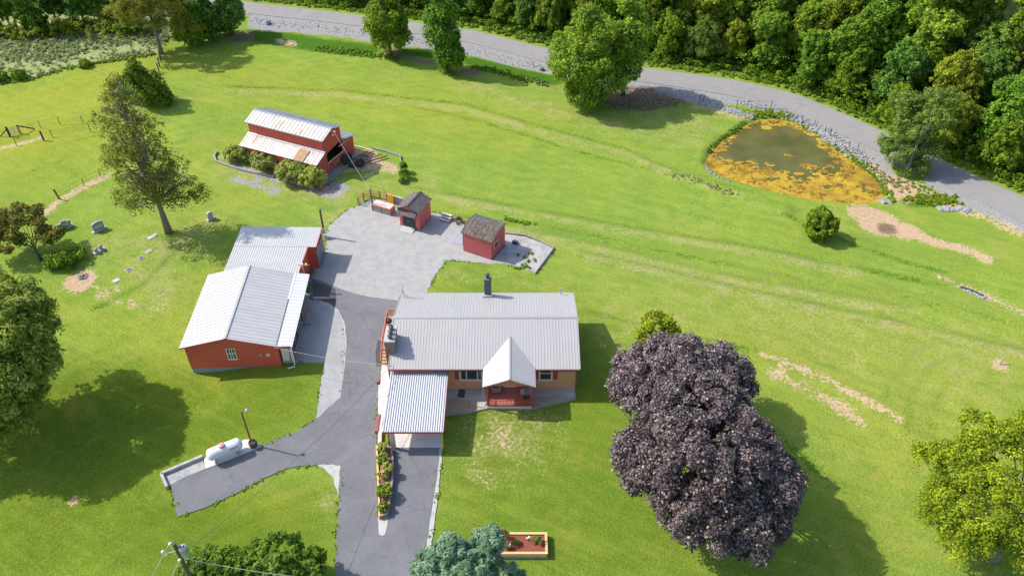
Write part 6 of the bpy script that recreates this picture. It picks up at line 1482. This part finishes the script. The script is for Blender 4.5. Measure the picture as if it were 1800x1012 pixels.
m = MB(); m.box(-.03, -.035, Hc - .155, Lc + .03, .05, Hc); m.box(Lc - .05, .052, Hc - .155, Lc + .03, Wc_ + .03, Hc); m.box(-.03, .052, Hc - .155, .05, Wc_ + .03, Hc); m.build("rim", M['orange_rim'], t_)
m = MB(); m.box(.052, .052, Hc - .13, Lc / 2 - .02, Wc_ + .02, Hc + .015); m.box(Lc / 2 + .02, .052, Hc - .13, Lc - .052, Wc_ + .02, Hc + .015); m.build("lid", M['pink_board'], t_)
# loose steps between sheds
a, b = at(773, 388, 0), at(788.5, 392.5, 0)
t_ = thing("portable_steps", "three pale concrete steps standing alone between the two red sheds", "steps", (a[0], a[1], .03), ang(a, b))
m = MB()
for k in range(3): m.box(0, .32 * k, 0, 1.25, .32 * (k + 1) - .004, .2 + .2 * k)
m.build("steps", M['wood_grey'], t_)
m = MB()
for k in range(3): m.box(-.03, .32 * k - .03, .204 + .2 * k, 1.28, .32 * (k + 1) - .06, .25 + .2 * k)
m.build("treads", M['concrete_pale'], t_)
# log splitter like machine
a = at(808, 392, 0)
t_ = thing("trailer_hitch", "rusty red trailer beam with small dark engine behind the windowed shed", "trailer", (a[0], a[1], .03), -.4)
m = MB(); m.beam((-1., 0, .42), (1.3, 0, .42), .16, .14); m.build("beam", M['rust_pole'], t_)
m = MB(); m.box(-.35, -.2, .5, .05, .2, .75); m.lathe([(.12, .75), (.12, .88), (.04, .92)], (-.1, 0, 0), 10); m.build("engine", M['charcoal'], t_)
for y_ in (-.45, .4):
    m = MB(); m.torus((0, y_, .25), (0, 1, 0), .17, .08, 16, 6); m.build("wheel", M['black'], t_)
m = MB(); m.beam((-1, 0, .4), (-1.1, -.3, .0), .05); m.build("jack", M['gold'], t_)
a = at(906, 428, .05)
t_ = thing("garden_cart", "small dark blue cart left on the rear gravel pad", "cart", a, -.5)
m = MB(); m.box(-.35, -.2, .12, .25, .2, .34); m.build("tray", M['navy'], t_)
for x_ in (-.25, .18): m = MB(); m.torus((x_, -.25, .12), (0, 1, 0), .08, .035, 12, 5); m.torus((x_, .25, .12), (0, 1, 0), .08, .035, 12, 5); m.build("wheel", M['black'], t_)
m = MB(); m.tube([(.25, 0, .2), (.7, -.1, .1)], .02, 5); m.build("handle", M['metal_grey'], t_)
c_ = []
g = random.Random(8)
for u, v in ((914, 449), (930, 445), (932, 459), (941, 458), (925, 453), (916, 470), (906, 472), (926, 470), (921, 466)): q = at(u, v, .06); c_ += [(q[0] + g.uniform(-.3, .3), q[1] + g.uniform(-.2, .2), .1) for _ in range(3)]
tag(leaf_cloud("weeds", c_, [.16] * len(c_), 24, .12, 'leaf_forest', None, (0, 60, -30), 1.6, .6, .3, 0, 300), "green weeds sprouting through the rear gravel pad", "weeds", kind='stuff')

# gravestones
GA = ang(at(262, 419), at(274, 413))
def headstone(px, w_, h_, th, label, shape, mat='granite', base=True, rz=None):
    b = G(*px); t_ = thing("gravestone", label, "gravestone", b, GA if rz is None else rz, "gravestones on the grass knoll")
    m = MB()
    if base: m.box(-w_ / 2 - .18, -th / 2 - .12, 0, w_ / 2 + .18, th / 2 + .12, .2); m.build("base", M['granite_pale'], t_, bevel=.02)
    m = MB(); z0 = .2 if base else 0
    if shape == 'double': prof = [(-w_ / 2, z0), (w_ / 2, z0), (w_ / 2, z0 + h_ * .72), (w_ * .2, z0 + h_ * .78), (w_ * .17, z0 + h_), (-w_ * .17, z0 + h_), (-w_ * .2, z0 + h_ * .78), (-w_ / 2, z0 + h_ * .72)]
    elif shape == 'serp': prof = [(-w_ / 2, z0), (w_ / 2, z0), (w_ / 2, z0 + h_ * .78)] + [(w_ * .5 * math.cos(t), z0 + h_ * .78 + h_ * .22 * math.sin(t)) for t in np.linspace(.3, 2.84, 9)] + [(-w_ / 2, z0 + h_ * .78)]
    else: prof = [(-w_ / 2, z0), (w_ / 2, z0), (w_ / 2, z0 + h_ * .6)] + [(w_ * .5 * math.cos(t), z0 + h_ * .6 + h_ * .4 * math.sin(t)) for t in np.linspace(.2, 2.94, 9)] + [(-w_ / 2, z0 + h_ * .6)]
    m.extr([(x, -th / 2, z) for x, z in prof], (0, 0, 0), (0, th, 0)); m.build("tablet", M[mat], t_, bevel=.015)
    m = MB(); m.box(-w_ * .36, -th / 2 - .006, z0 + h_ * .25, w_ * .36, -th / 2 - .001, z0 + h_ * .62); m.build("inscription_panel", M['granite_pale'], t_)
headstone((115, 402), 1.55, .95, .26, "wide grey double gravestone with raised middle near the cherry tree", 'double')
headstone((175, 405), 1.30, 1.05, .26, "dark grey gravestone on a pale base left of the tall sparse tree", 'serp')
headstone((371, 386), .72, .92, .22, "narrow pale grey gravestone standing alone right of the tall tree's trunk", 'serp', 'granite_pale')
headstone((171, 445), .42, .5, .2, "tiny rounded gravestone, left of the small pair", 'round')
headstone((179, 440), .42, .55, .2, "tiny rounded gravestone, right of the small pair", 'round')
for (u0, v0, u1, v1, mt, lb) in ((260.5, 420, 275.5, 412, 'granite_pale', "long pale flat grave marker nearest the tall tree's trunk"), (257, 445, 265.5, 439.5, 'granite', "small grey flat grave marker, second in the diagonal row from the trunk"),
                                 (243.5, 456.5, 252.5, 451, 'bronze', "dark bronze flat grave marker with pale rim, middle of the diagonal row"), (222, 477, 231, 471, 'bronze', "grey framed flat grave marker, fourth in the diagonal row"), (199.5, 496, 209, 490, 'granite_pale', "short pale flat grave marker at the lower end of the diagonal row")):
    a, b = G(u0, v0), G(u1, v1); t_ = thing("flat_grave_marker", lb, "grave marker", ((a[0] + b[0]) / 2, (a[1] + b[1]) / 2, min(a[2], b[2])), ang(a, b), "flat grave markers in a diagonal row")
    L2 = math.dist(a[:2], b[:2]) / 2; m = MB(); m.box(-L2, -.28, -.1, L2, .28, .07); m.build("slab", M['granite_pale'], t_)
    if mt != 'granite_pale': m = MB(); m.box(-L2 * .8, -.2, .071, L2 * .8, .2, .085); m.build("plate", M[mt], t_)
# fire ring
g = random.Random(4); b = G(146, 486)
t_ = thing("fire_ring", "ring of grey stones with charred wood on bare earth", "fire ring", b, 0)
m = MB()
for k in range(9): a = k * .7; m.rock((math.cos(a) * .42, math.sin(a) * .42, .06), g.uniform(.12, .2), k)
m.build("stones", M['stone'], t_)
m = MB()
for k in range(5): a = g.uniform(0, 3.1); m.beam((math.cos(a) * .35, math.sin(a) * .35, .08), (-math.cos(a) * .35, -math.sin(a) * .35, .14), .07)
m.build("charred_logs", M['wood_dark'], t_)
# small dark rocks lying about
for (u, v, r, lb) in ((612, 0, 0, ""),): pass

# pasture fences at left
def post(px, h, r, mat, label, grp, cat="fence post", name="fence_post", ln=(0, 0)):
    b = G(*px); t = MB(); t.tube([(b[0], b[1], b[2] - .2), (b[0] + ln[0], b[1] + ln[1], b[2] + h)], r, 7); return tag(t.build(name, M[mat]), label, cat, grp)
TP = "thin metal posts of the pasture fence"
for px, lb in (((29.5, 256), "thin metal fence post leftmost, beside the bare path"), ((72, 225), "thin metal fence post just right of the gate brace"), ((105.5, 219), "thin short metal fence post, middle of the upper fence line"),
               ((146, 216.5), "thin metal fence post at the right end of the upper fence line"), ((92.5, 241), "thin metal fence post right of the thick black post"), ((159.5, 231.5), "thin metal fence post nearest the tall sparse tree"), ((177.5, 311), "thin metal post at the upper end of the bare path"), ((148, 326.5), "thin metal post midway along the bare path")):
    post(px, 1.15, .045, 'pole', lb, TP)
post((77, 247), 1.5, .12, 'black', "thick black wooden post below the pasture gate", "thick wooden fence posts"); post((105, 350), 1.45, .11, 'pole', "thick leaning brown post beside the bare path", "thick wooden fence posts", ln=(-.25, 0))
post((17.5, 240), 1.5, .13, 'black', "thick black gate post left of the pasture gate", "thick wooden fence posts"); post((36, 235), 1.4, .11, 'rail_brown', "brown gate post right of the pasture gate", "thick wooden fence posts")
a, b = G(19.5, 239.5), G(35, 235)
t_ = thing("pasture_gate", "closed six bar metal pasture gate between two posts", "gate")
m = MB()
for k in range(6): m.tube([(a[0], a[1], a[2] + .25 + k * .19), (b[0], b[1], b[2] + .25 + k * .19)], .03, 6)
m.build("bars", M['wood_grey'], t_)
m = MB()
for f in (0.02, .5, .98): q = Vector(a).lerp(Vector(b), f); m.tube([(q.x, q.y, q.z + .2), (q.x, q.y, q.z + 1.22)], .03, 6)
m.build("uprights", M['wood_grey'], t_)
a, b = G(61, 227.5), G(34, 235); m = MB(); m.tube([(a[0], a[1], a[2] + .1), (b[0], b[1], b[2] + 1.25)], .09, 7); tag(m.build("gate_brace", M['black']), "long slanting black brace right of the pasture gate", "brace")
a, b = G(1, 240.5), G(17, 240); m = MB(); m.tube([(a[0], a[1], a[2] + .05), (b[0], b[1], b[2] + 1.1)], .08, 7); tag(m.build("gate_brace", M['black']), "short slanting black brace left of the pasture gate", "brace")
def fence_wire(pts, hs, label):
    P = [G(*p) for p in pts]; m = MB()
    for h in hs: m.tube([(p[0], p[1], p[2] + h) for p in P], .012, 4)
    return tag(m.build("fence_wire", M['wire_dark']), label, "wire")
fence_wire([(36, 235), (72, 225), (105.5, 219), (146, 216.5), (175, 213)], (.4, .75, 1.05), "wire strands along the upper pasture fence")
fence_wire([(29.5, 256), (77, 247), (92.5, 241), (159.5, 231.5), (180, 228)], (.4, .75, 1.05), "wire strands along the lower pasture fence")
fence_wire([(105, 350), (148, 326.5), (177.5, 311), (190, 305)], (.5, 1.0), "wire strands beside the bare path")
# fence row under the olive tree
FR = [(281, 92), (283, 103), (284, 110), (281.5, 119), (280, 127), (276, 137)]
for k, px in enumerate(FR[1:]): post(px, 1.5, .10, 'pole', ["first", "second", "third", "fourth", "fifth"][k] + " weathered post down from the fence row tree", "posts below the fence row tree")
fence_wire(FR, (.5, .9, 1.2), "wire of the fence row below the olive tree")
# pond-side posts
PP = [(1229, 182), (1236, 181), (1294.5, 190), (1354.5, 191.5), (1408.5, 217), (1458, 240), (1506, 267)]
for k, px in enumerate(PP): post(px, 1.35, .05, 'pole', "%s metal post from the left along the road bank above the pond" % ORD[k], "posts on the bank above the pond")
fence_wire(PP, (.6, 1.1), "thin wire strung between the posts above the pond")
# short stake lower right
b = G(1756, 640); t = MB(); t.tube([(b[0], b[1], b[2] - .1), (b[0] + .25, b[1] + .1, b[2] + .85)], .07, 7); tag(t.build("wooden_stake", M['wood_grey']), "leaning grey stake on a patch of bare earth in the right meadow", "stake")
b = G(1086, 609.5)
t_ = thing("yard_sign", "small pale sign on the grass beside the purple maples", "sign", b, .1)
m = MB(); m.extr([(-.28, 0, .05), (-.28, .02, .05), (-.28, .12, .38), (-.28, .1, .38)], (0, 0, 0), (.56, 0, 0)); m.build("panel", M['metal_grey'], t_)
for x_ in (-.22, .2): m = MB(); m.tube([(x_, .02, 0), (x_, .1, .36)], .012, 4); m.build("stake", M['white'], t_)
# marker at 71,42 by roadside
b = G(471, 43); m = MB(); m.rock((b[0], b[1], b[2] + .3), .55, 5); tag(m.build("roadside_rock", M['stone']), "single pale rock on the gravel shoulder near the corner trees", "rock")
b = G(953, 124); m = MB(); m.rock((b[0], b[1], b[2] + .2), .5, 9); tag(m.build("roadside_rock", M['wood_dark']), "single brown stump like rock on the gravel shoulder left of the biggest tree", "rock")
b = G(1560, 402); m = MB()
# drain pipe by lower right ditch
a, b = G(1688, 505), G(1728, 521); m = MB(); m.tube([(a[0], a[1], a[2] + .1), ((a[0] + b[0]) / 2, (a[1] + b[1]) / 2 + .1, a[2] + .14), (b[0], b[1], b[2] + .12)], .1, 8); tag(m.build("drain_pipe", M['black']), "black drain pipe lying in the stony ditch at lower right", "pipe")

# flower planter by the driveway
pl = thing("flower_planter", "long brick and timber flower bed between the two driveway lanes", "planter")
Zp = .52
outl = [(663, 783), (687, 784), (690, 795), (692.5, 812), (691.5, 835), (688.5, 862), (684.5, 890), (681.5, 902), (668, 907)]
P = [at(u, v, Zp)[:2] for u, v in outl]
inn = [(666.5, 786), (686, 787), (688, 800), (689, 815), (688, 838), (685.5, 862), (682, 890), (679, 899), (669.5, 903)]
Q = [at(u, v, Zp)[:2] for u, v in inn]
m = MB(); n = len(P)
for i in range(n - 1 + 1):
    j = (i + 1) % n
    if i == n - 1: continue
    m.add([(*P[i], .05), (*P[j], .05), (*P[j], Zp), (*P[i], Zp), (*Q[i], .05), (*Q[j], .05), (*Q[j], Zp), (*Q[i], Zp)], [(0, 1, 2, 3), (3, 2, 6, 7), (5, 4, 7, 6), (1, 0, 4, 5)])
m.build("brick_wall", M['brick_brown'], pl)
m = MB(); m.beam((P[0][0] - .05, P[0][1] + .05, Zp - .1), (P[-1][0] - .05, P[-1][1], Zp - .1), .16, .26); m.beam((P[0][0] - .05, P[0][1], .2), (P[-1][0] - .05, P[-1][1], .2), .14, .3); m.build("timber_wall", M['wood_new'], pl)
m = MB(); m.prism([tuple(q) for q in Q], .05, Zp - .08); m.build("soil", M['soil'], pl)
def plant(name, label, px, z, r, h, mat, n, per, sz, seed, flower=None, nf=0, grp=None, cat="plant", el=1.5):
    b = at(px[0], px[1], z); t_ = thing(name, label, cat, b, 0, grp)
    C_, R_ = clumps([(0, 0, h * .55, r, r, h * .5)], n, seed, (.10, .2), .3, -.4)
    C_ = [(c[0], c[1], max(c[2], .08)) for c in C_] or [(0, 0, h / 2)]; R_ = R_ or [.15]
    leaf_cloud("foliage", C_, R_, per, sz, mat, t_, (0, 0, 0), el, .6, .3, 0, seed)
    m = MB(); g = random.Random(seed)
    for k in range(5): c = C_[g.randrange(len(C_))]; m.tube([(0, 0, -.05), (c[0] * .5, c[1] * .5, c[2] * .6), c], .015, 4)
    m.build("stem", M['bark_dark'], t_)
    if flower:
        m = MB()
        for k in range(nf):
            c = C_[g.randrange(len(C_))]; m.rock((c[0] + g.uniform(-.1, .1), c[1] + g.uniform(-.1, .1), c[2] + g.uniform(.06, .2)), g.uniform(.05, .085), k, .6)
        m.build("blossoms", M[flower], t_)
    return t_
FG = "plants in the driveway planter"
plant("flowering_plant", "leafy light green plant at the top end of the driveway planter", (674, 792), .45, .48, .8, 'leaf_shrub', 26, 34, .11, 401, 'magenta', 6, FG)
plant("flowering_plant", "yellowish leafy plant, second from the top in the driveway planter", (673, 811), .45, .5, .8, 'leaf_hedge', 26, 34, .11, 402, 'gold', 8, FG)
plant("rose_bush", "pink rose bush in the middle of the driveway planter", (683, 828), .45, .45, .85, 'leaf_shrub', 24, 32, .10, 403, 'magenta', 16, FG, "bush")
plant("rose_bush", "sparse red flowered rose bush above the yellow plant in the driveway planter", (674, 838), .45, .4, .7, 'leaf_shrub', 18, 28, .10, 404, 'red_flower', 9, FG, "bush")
plant("flowering_plant", "dense yellow green plant with golden flowers in the lower driveway planter", (677, 868), .45, .62, .9, 'leaf_hedge', 44, 36, .11, 405, 'gold', 26, FG)
plant("flowering_plant", "low yellow green plant at the bottom tip of the driveway planter", (675, 893), .45, .42, .5, 'leaf_hedge', 22, 32, .10, 406, 'gold', 6, FG)

# raised bed
a, b = at(865, 935, .62), at(961, 937, .62); c_ = at(961, 972, .62)
rb_ = thing("raised_bed", "rectangular timber raised bed filled with red mulch on the front lawn", "raised bed", (a[0], c_[1], 0), 0)
Wb = b[0] - a[0]; Db = a[1] - c_[1]
m = MB()
for x_ in np.arange(0, Wb - .05, .125): m.box(x_ + .005, .02, 0, x_ + .118, .07, .56)
for y_ in np.arange(.02, Db - .05, .125): m.box(.02, y_ + .055, 0, .07, y_ + .165, .56); m.box(Wb - .07, y_ + .055, 0, Wb - .02, y_ + .165, .56)
m.box(.07, Db - .07, 0, Wb - .07, Db - .02, .56)
m.build("side_boards", M['wood_new'], rb_)
m = MB(); m.box(-.03, -.03, .562, Wb + .03, .16, .61); m.box(-.03, Db - .16, .562, Wb + .03, Db + .03, .61); m.box(-.03, .163, .562, .16, Db - .163, .61); m.box(Wb - .16, .163, .562, Wb + .03, Db - .163, .61); m.build("cap_rail", M['wood_new'], rb_)
m = MB(); m.box(.08, .08, .1, Wb - .08, Db - .08, .50); m.build("mulch", M['mulch'], rb_)
m = MB(); m.box(-.05, -.05, .0, Wb + .05, .018, .10); m.build("base_board", M['wood_grey'], rb_)
BG = "plants in the raised bed"
plant("rose_bush", "tall thorny rose with a red bloom at the left end of the raised bed", (885, 950), .5, .5, 1.2, 'leaf_cherry', 26, 22, .09, 411, 'red_flower', 7, BG, "bush")
plant("bedding_plant", "small light green plant in the middle of the raised bed", (910, 953), .5, .2, .35, 'leaf_bright', 8, 22, .09, 412, None, 0, BG)
plant("bedding_plant", "dark stemmed plant below the small green one, centre left of the raised bed", (893, 962), .5, .3, .4, 'leaf_cherry', 9, 18, .09, 413, 'white', 3, BG)
plant("bedding_plant", "white flowered seedling right of centre in the raised bed", (928, 948), .5, .15, .2, 'leaf_cherry', 4, 14, .07, 414, 'white', 3, BG)
plant("bedding_plant", "greyish leafy plant at the right end of the raised bed", (944, 953), .5, .38, .5, 'leaf_locust', 14, 26, .09, 415, None, 0, BG)

# porch furniture, mat, grill
fz = .362
def hp(u, v, z): p = at(u, v, z); return p
t_ = thing("porch_chair", "dark cushioned chair at the left side of the front porch", "chair", hp(872, 683, .8)[:2] + (fz,), 0.15)
m = MB(); m.box(-.36, -.32, .32, .36, .3, .42); m.build("seat", M['metal_grey'], t_)
m = MB(); m.box(-.36, .26, .42, .36, .36, .95); m.build("backrest", M['charcoal'], t_)
for sx in (-1, 1):
    m = MB(); m.box(sx * .38 - .03, -.32, .58, sx * .38 + .03, .32, .62); m.build("armrest", M['cream'], t_)
    for sy in (-.28, .26): m = MB(); m.box(sx * .34 - .03, sy - .03, 0, sx * .34 + .03, sy + .03, .32); m.build("leg", M['charcoal'], t_)
t_ = thing("porch_chair", "grey chair at the right side of the front porch", "chair", hp(926, 688, .7)[:2] + (fz,), -1.4)
m = MB(); m.box(-.42, -.3, .36, .42, .3, .43); m.build("seat", M['metal_grey'], t_)
m = MB(); m.extr([(-.42, .26, .43), (-.42, .33, .43), (-.42, .45, 1.05), (-.42, .38, 1.05)], (0, 0, 0), (.84, 0, 0)); m.build("backrest", M['metal_grey'], t_)
for sx in (-1, 1):
    for sy in (-.26, .26): m = MB(); m.box(sx * .38 - .025, sy - .025, 0, sx * .38 + .025, sy + .025, .36); m.build("leg", M['charcoal'], t_)
t_ = thing("side_table", "small tan table beside the grey porch chair", "table", hp(919, 690, .7)[:2] + (fz,), 0)
m = MB(); m.box(-.2, -.3, .48, .14, .3, .52); m.build("top", M['wood_pale'], t_)
for sx, sy in ((-.17, -.27), (.1, -.27), (-.17, .24), (.1, .24)): m = MB(); m.box(sx, sy, 0, sx + .03, sy + .03, .48); m.build("leg", M['wood_pale'], t_)
q = hp(922, 700, .4)
t_ = thing("flower_pot", "small dark pot on the porch floor in front of the grey chair", "pot", q[:2] + (fz,), 0)
m = MB(); m.lathe([(.10, 0), (.15, .22), (.16, .26), (.13, .26), (.02, .22)], (0, 0, 0), 14); m.build("pot", M['black'], t_)
plantp = leaf_cloud("foliage", [(0, 0, .3), (.06, 0, .36)], [.12, .1], 26, .08, 'leaf_forest', t_, (0, 0, 0), 1.4, .5, .3, 0, 9)
P = [at(u, v, .11) for u, v in [(807, 683.5), (818.5, 684.5), (816, 699), (804, 697.5)]]
m = MB(); m.prism([p[:2] for p in P], .1, .125); tag(m.build("door_mat", M['wood_dark']), "dark brown mat lying askew on the concrete walk", "mat")
q = hp(853, 691, .1)
t_ = thing("porch_step", "small pale step at the left side of the front porch", "step", (q[0], q[1], .1), 0)
m = MB(); m.box(-.35, -.5, 0, .22, .5, .13); m.build("tread", M['concrete_pale'], t_); m = MB(); m.box(-.02, -.42, .131, .2, .42, .22); m.build("riser", M['brick'], t_)
q = at(684, 568, 1.2)
t_ = thing("kettle_grill", "round black kettle grill in the upper corner of the side deck", "grill", (q[0], q[1], .862), 0)
m = MB(); m.lathe([(.05, .42), (.28, .5), (.34, .66), (.34, .70), (.28, .84), (.06, .92)], (0, 0, 0), 18); m.build("bowl", M['black'], t_)
for k in range(3): a = k * 2.1; m = MB(); m.tube([(math.cos(a) * .3, math.sin(a) * .3, 0), (math.cos(a) * .14, math.sin(a) * .14, .5)], .018, 5); m.build("leg", M['metal_grey'], t_)
q = at(687, 576, 1.0)
t_ = thing("deck_stool", "small dark blue stool on the side deck below the grill", "stool", (q[0], q[1], .862), 0)
m = MB(); m.lathe([(.2, .42), (.2, .47), (.03, .48)], (0, 0, 0), 14); m.build("seat", M['navy'], t_)
for k in range(4): a = k * 1.57; m = MB(); m.tube([(math.cos(a) * .2, math.sin(a) * .2, 0), (math.cos(a) * .12, math.sin(a) * .12, .43)], .018, 5); m.build("leg", M['navy'], t_)
# walkway bin
for o in list(bpy.data.objects):
    if o.type == 'MESH' and len(o.data.polygons) and o.data.users == 1: pass
for k, p in enumerate(protos):
    if k not in used:
        for ch in list(p.children): bpy.data.objects.remove(ch)
        bpy.data.objects.remove(p)
